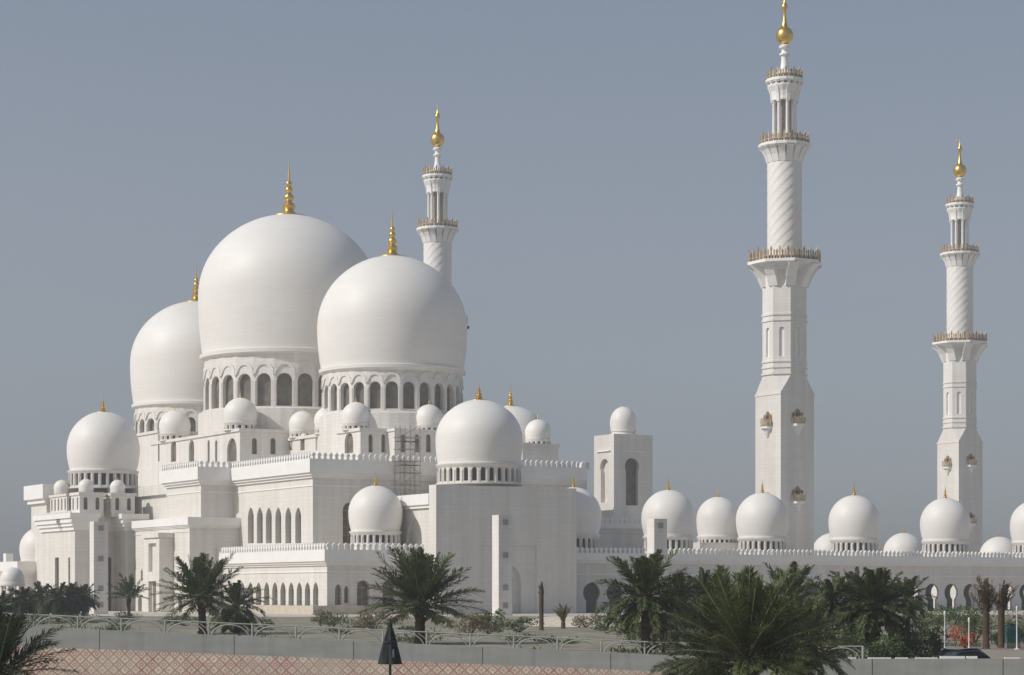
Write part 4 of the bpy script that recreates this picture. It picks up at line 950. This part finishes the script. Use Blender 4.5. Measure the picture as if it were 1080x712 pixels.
def hoardmat():
    m, t, b = nodes('pink_patterned_print'); c = coords(t); s = sep(t, c)
    px_, pz = 0.46, 0.45
    def cell(ox, oz):
        fx = math_(t, 'SUBTRACT', math_(t, 'FRACT', math_(t, 'DIVIDE', math_(t, 'ADD', s[0], ox), px_)), 0.5)
        fz = math_(t, 'SUBTRACT', math_(t, 'FRACT', math_(t, 'DIVIDE', math_(t, 'ADD', s[2], oz), pz)), 0.5)
        return math_(t, 'ABSOLUTE', fx), math_(t, 'ABSOLUTE', fz), math_(t, 'SQRT', math_(t, 'ADD', math_(t, 'MULTIPLY', fx, fx), math_(t, 'MULTIPLY', fz, fz)))
    ax, az, rad = cell(10, 5); dm_ = math_(t, 'ADD', ax, az)
    ringm = math_(t, 'MAXIMUM', math_(t, 'MULTIPLY', math_(t, 'GREATER_THAN', dm_, 0.40), math_(t, 'LESS_THAN', dm_, 0.60)),
                  math_(t, 'MULTIPLY', math_(t, 'GREATER_THAN', rad, 0.10), math_(t, 'LESS_THAN', rad, 0.19)))
    dot = math_(t, 'GREATER_THAN', dm_, 0.90)
    n1 = noise(t, c, 6.0, 4); n2 = noise(t, c, 1.0, 3)
    base = ramp(t, n1, 0.35, 0.65, (0.56, 0.47, 0.39), (0.76, 0.67, 0.58))
    col = mixc(t, math_(t, 'MULTIPLY', ringm, ramp(t, n1, 0.3, 0.65, (0.5,)*3, (1.0,)*3)), base, ramp(t, n2, 0.4, 0.6, (0.40, 0.15, 0.13), (0.36, 0.24, 0.18)))
    col = mixc(t, math_(t, 'MULTIPLY', dot, 0.7), col, (0.17, 0.15, 0.12))
    n3 = noise(t, c, 0.35, 5); col = mixc(t, 1.0, col, ramp(t, n2, 0.3, 0.7, (0.82, 0.80, 0.78), (1.05, 1.03, 1.0)), 'MULTIPLY')
    col = mixc(t, ramp(t, n3, 0.45, 0.7, (0, 0, 0), (0.55, 0.55, 0.55)), col, (0.48, 0.42, 0.35))
    t.links.new(col, b.inputs['Base Color']); b.inputs['Roughness'].default_value = 0.85; return m
M['hoard'] = hoardmat()
gw = thing('boundary_wall', 'long smooth grey boundary wall sloping down below the white railing', 'wall', (0, DW, 0))
seams = [-170, -32, 105, 247, 373, 509, 644, 780]
for a, b in zip(seams[:-1], seams[1:]):
    q = MB(); xa, xb = X(a, DW)+0.02, X(b, DW)-0.02; za, zb_ = zz(ytop(a), DW), zz(ytop(b), DW)
    q.add([(xa, 0, 0), (xb, 0, 0), (xb, 0.25, 0), (xa, 0.25, 0), (xa, 0, za), (xb, 0, zb_), (xb, 0.25, zb_), (xa, 0.25, za)],
          [(0, 3, 2, 1), (4, 5, 6, 7), (0, 1, 5, 4), (1, 2, 6, 5), (2, 3, 7, 6), (3, 0, 4, 7)])
    q.box(xb+0.003, xb+0.037, 0.04, 0.2, 0, zb_-0.02)
    q.build('panel', M['greywall'], gw)
for a, b in ((780, 920), (920, 1058), (1058, 1200)):
    q = MB(); zb_ = zz(694.8, DW); q.box(X(a, DW)+0.02, X(b, DW)-0.02, 0, 0.25, 0, zb_); q.build('panel', M['greywall'], gw)
# white kerb blocks on top of the wall
for i, (a, b) in enumerate(((893, 903), (916, 940), (945, 958), (966, 989), (992, 1018), (1020, 1031), (1060, 1076))):
    q = MB(); x0, x1 = X(a, DW), X(b, DW); q.box(0, x1-x0, 0, 0.2, 0, 0.05+0.06*(i in (4, 5))); o = q.build('coping_block', M['trim'])
    o.location = (x0, DW+0.02, zz(694.8, DW)+0.002)
    tag(o, ('tiny white block on the grey wall just after the railing end', 'long low white block on the grey wall under the dense upright palm', 'short white block on the grey wall left of the tall green bush', 'long white block on the grey wall under the tall green bush', 'thickest white block on the grey wall, under the parked car', 'short thick white block on the grey wall right of the parked car', 'white block on the grey wall below the teal tank')[i], 'block', 'white blocks lying on the grey wall')
# railing of arches
rl = thing('arched_railing', 'white railing of low arches running behind the grey wall', 'railing', (0, DW+0.7, 0))
DR = DW+0.7
def zr(px): return zz(ytop(px)-13.5, DR)
k = 0; px = -10
while px < 889:
    a, b = px, px+46; xa, xb = X(a, DR), X(b, DR); za, zb_ = zr(a)-0.02, zr(min(b, 889))-0.02; h = 0.72
    q = MB(); q.tube((xa, 0, za), (xa, 0, 0.0), 0.045, 6); q.build('post', M['whitepaint'], rl)
    q = MB()
    q.tube((xa, 0, za), (xb, 0, zb_), 0.03, 6); q.tube((xa, 0, za-h), (xb, 0, zb_-h), 0.025, 6)
    pts = []
    for i in range(11):
        f = i/10; th_ = PI*f; s_ = 0.5-0.5*math.cos(th_)
        pts.append((xa+(xb-xa)*(0.06+0.88*s_), 0, za+(zb_-za)*s_-h+(h-0.06)*math.sin(th_)**0.9))
    for p, r in zip(pts[:-1], pts[1:]): q.tube(p, r, 0.032, 5)
    q.tube((xa+0.02, 0, za-h*0.45), (xa+(xb-xa)*0.2, 0, za-0.05), 0.02, 5); q.tube((xb-0.02, 0, zb_-h*0.45), (xb-(xb-xa)*0.2, 0, zb_-0.05), 0.02, 5)
    q.build('arch_panel', M['whitepaint'], rl); px += 46
q = MB(); q.tube((X(px, DR), 0, zr(px)), (X(px, DR), 0, 0), 0.055, 6); q.build('post', M['whitepaint'], rl)
# patterned hoarding in front
DH = 90.0
def yh_(px): return 684.8+(px-100)*0.0393
hb = MB(); xs = [-120, 700]
za, zb_ = zz(yh_(xs[0]), DH), zz(yh_(xs[1]), DH); xa, xb = X(xs[0], DH), X(xs[1], DH)
hb.add([(xa, 0, 0), (xb, 0, 0), (xb, 0.06, 0), (xa, 0.06, 0), (xa, 0, za), (xb, 0, zb_), (xb, 0.06, zb_), (xa, 0.06, za)],
       [(0, 3, 2, 1), (4, 5, 6, 7), (0, 1, 5, 4), (1, 2, 6, 5), (2, 3, 7, 6), (3, 0, 4, 7)])
o = hb.build('patterned_hoarding', M['hoard']); o.location = (0, DH, 0); tag(o, 'pink and cream hoarding printed with rows of rings along the road edge', 'hoarding')
# closed parasol
DU = 80.0; t = thing('parasol', 'closed dark green parasol on a pole before the grey wall', 'parasol', (X(411.5, DU), DU, 0))
zt_ = zz(656, DU); zb_ = zz(700.5, DU)
q = MB(); H = zt_-zb_
q.lathe([(0.40, zb_), (0.385, zb_+0.02), (0.31, zb_+H*0.3), (0.22, zb_+H*0.55), (0.13, zb_+H*0.78), (0.085, zb_+H*0.87), (0.10, zb_+H*0.91), (0.03, zt_)], 48, fn=lambda a, z: 1+(0.16*math.sin(a*6+z*1.3)+0.06*math.sin(a*13+1))*(1 if z < zb_+H*0.8 else 0.3))
q.build('canopy', M['blackcloth'], t, True, ang=60)
q = MB(); q.lathe([(0.255, zb_+H*0.50), (0.275, zb_+H*0.51), (0.265, zb_+H*0.55), (0.24, zb_+H*0.56)], 24); q.build('strap', M['black'], t)
q = MB(); q.box(0.10, 0.17, -0.37, -0.36, zb_+H*0.16, zb_+H*0.36); q.build('tag', M['tagblue'], t)
q = MB(); q.tube((0, 0, 0), (0, 0, zb_+0.3), 0.05, 10); q.build('pole', M['black'], t, True)
q = MB(); q.lathe([(0.35, 0), (0.35, 0.08), (0.08, 0.12), (0.06, 0.3)], 20); q.build('base', M['black'], t)
q = MB(); q.tube((0, 0, zt_-0.05), (0, 0, zt_+0.1), 0.02, 6); q.build('tip', M['black'], t)
# lamp posts
for i, (px, y0, D) in enumerate(((996.5, 645, 125.5), (1022, 652, 125.8), (1072.5, 640, 126))):
    zt_ = zz(y0, D); gz = G0 
    t = thing('lamp_post', ('slim white post rising beside the parked car', 'slim white post in front of the red flowering bush', 'slim white post behind the teal tank')[i], 'post', (X(px, D), D, gz), 0, 'slim white posts by the arcade')
    q = MB(); q.lathe([(0.06, 0), (0.06, 0.1), (0.038, 0.12), (0.034, zt_-gz-0.25), (0.06, zt_-gz-0.2), (0.06, zt_-gz), (0.02, zt_-gz+0.04)], 12); q.build('shaft', M['trim'], t, True)
    q = MB(); q.box(-0.12, 0.12, -0.12, 0.12, 0.0, 0.06); q.build('base_plate', M['trim'], t)
# teal tank
t = thing('water_tank', 'teal ribbed plastic water tank near the right edge', 'tank', (X(1068, 129), 129, G0))
q = MB(); P = []
for i in range(7): P += [(0.42, 0.12*i), (0.45, 0.12*i+0.06)]
P += [(0.40, 0.9), (0.15, 1.02)]; P = [(r, z+0.35) for r, z in P]; q.lathe(P, 24); q.build('body', M['teal'], t, True)
q = MB(); q.lathe([(0.17, 1.36), (0.17, 1.44), (0.05, 1.46)], 16); q.build('lid', M['black'], t)
q = MB(); q.box(-0.4, 0.4, -0.35, 0.35, 0, 0.345); q.build('stand', M['steel'], t)
# parked car seen from behind
D = 117.5; t = thing('parked_car', 'dark parked car seen over the grey wall by the red flowering bush', 'car', (X(1008, D), D, 0.004), R_(38))
def body(q, secs):
    n_ = len(secs[0]); vs = [p for s_ in secs for p in s_]
    q.add(vs, [(j*n_+i, j*n_+(i+1)%n_, (j+1)*n_+(i+1)%n_, (j+1)*n_+i) for j in range(len(secs)-1) for i in range(n_)]+[tuple(range(n_))[::-1], tuple((len(secs)-1)*n_+i for i in range(n_))])
def sec(x, w_, z0, z1, r=0.12): return [(x, -w_+r, z0), (x, w_-r, z0), (x, w_, z0+r), (x, w_, z1-r), (x, w_-r, z1), (x, -w_+r, z1), (x, -w_, z1-r), (x, -w_, z0+r)]
q = MB(); body(q, [sec(-2.15, .72, .35, .78), sec(-2.0, .84, .28, .9), sec(-1.2, .88, .24, .97), sec(0, .89, .22, .98), sec(1.3, .88, .24, .98), sec(2.0, .84, .28, .96), sec(2.2, .74, .36, .82)])
M['carpaint'] = plain('dark_car_paint', (0.02, 0.018, 0.022), 0.2, 0.3, 0.1, 1.0); M['carglass'] = plain('car_glass', (0.03, 0.035, 0.04), 0.05, 0, 0.1, 1.0, 0.8)
M['rubber'] = plain('tyre_rubber', (0.02, 0.02, 0.02), 0.9, 0, 0.2, 5.0); M['rim'] = plain('alloy_rim', (0.4, 0.4, 0.42), 0.35, 0.8, 0.1, 3.0)
b_ = q.build('body', M['carpaint'], t, True)
q = MB(); body(q, [sec(-1.0, .72, .95, 1.02, .03), sec(-0.35, .66, .95, 1.42, .1), sec(0.9, .66, .95, 1.46, .1), sec(1.5, .68, .95, 1.32, .1), sec(1.95, .72, .95, 1.02, .03)]); q.build('window', M['carglass'], t, True)
q = MB(); body(q, [sec(-0.40, .6, 1.41, 1.45, .015), sec(0.3, .62, 1.44, 1.50, .015), sec(0.95, .61, 1.44, 1.49, .015), sec(1.4, .58, 1.34, 1.39, .015)]); q.build('roof', M['carpaint'], t, True)
for x in (-1.35, 1.35):
    for y in (-.8, .8):
        q = MB(); q.tube((x, y-.1, .32), (x, y+.1, .32), .32, 20); o = q.build('tyre', M['rubber'], t); q = MB(); q.tube((x, y-.11, .32), (x, y+.11, .32), .2, 12); q.build('rim', M['rim'], o)

# ================================================================== DUSTY AIR
q = MB(); q.box(-420, 640, -12, 640, -1, 126)
hm = bpy.data.materials.new('dusty_air'); hm.use_nodes = True; t = hm.node_tree; t.nodes.clear()
vo = t.nodes.new('ShaderNodeVolumePrincipled'); vo.inputs['Color'].default_value = (0.93, 0.925, 0.92, 1); vo.inputs['Density'].default_value = 0.0005; vo.inputs['Anisotropy'].default_value = 0.3
mo = t.nodes.new('ShaderNodeOutputMaterial'); t.links.new(vo.outputs[0], mo.inputs['Volume'])
o = q.build('haze', hm); o['kind'] = 'stuff'; o['label'] = 'thin dusty air over the whole site'; o['category'] = 'haze'
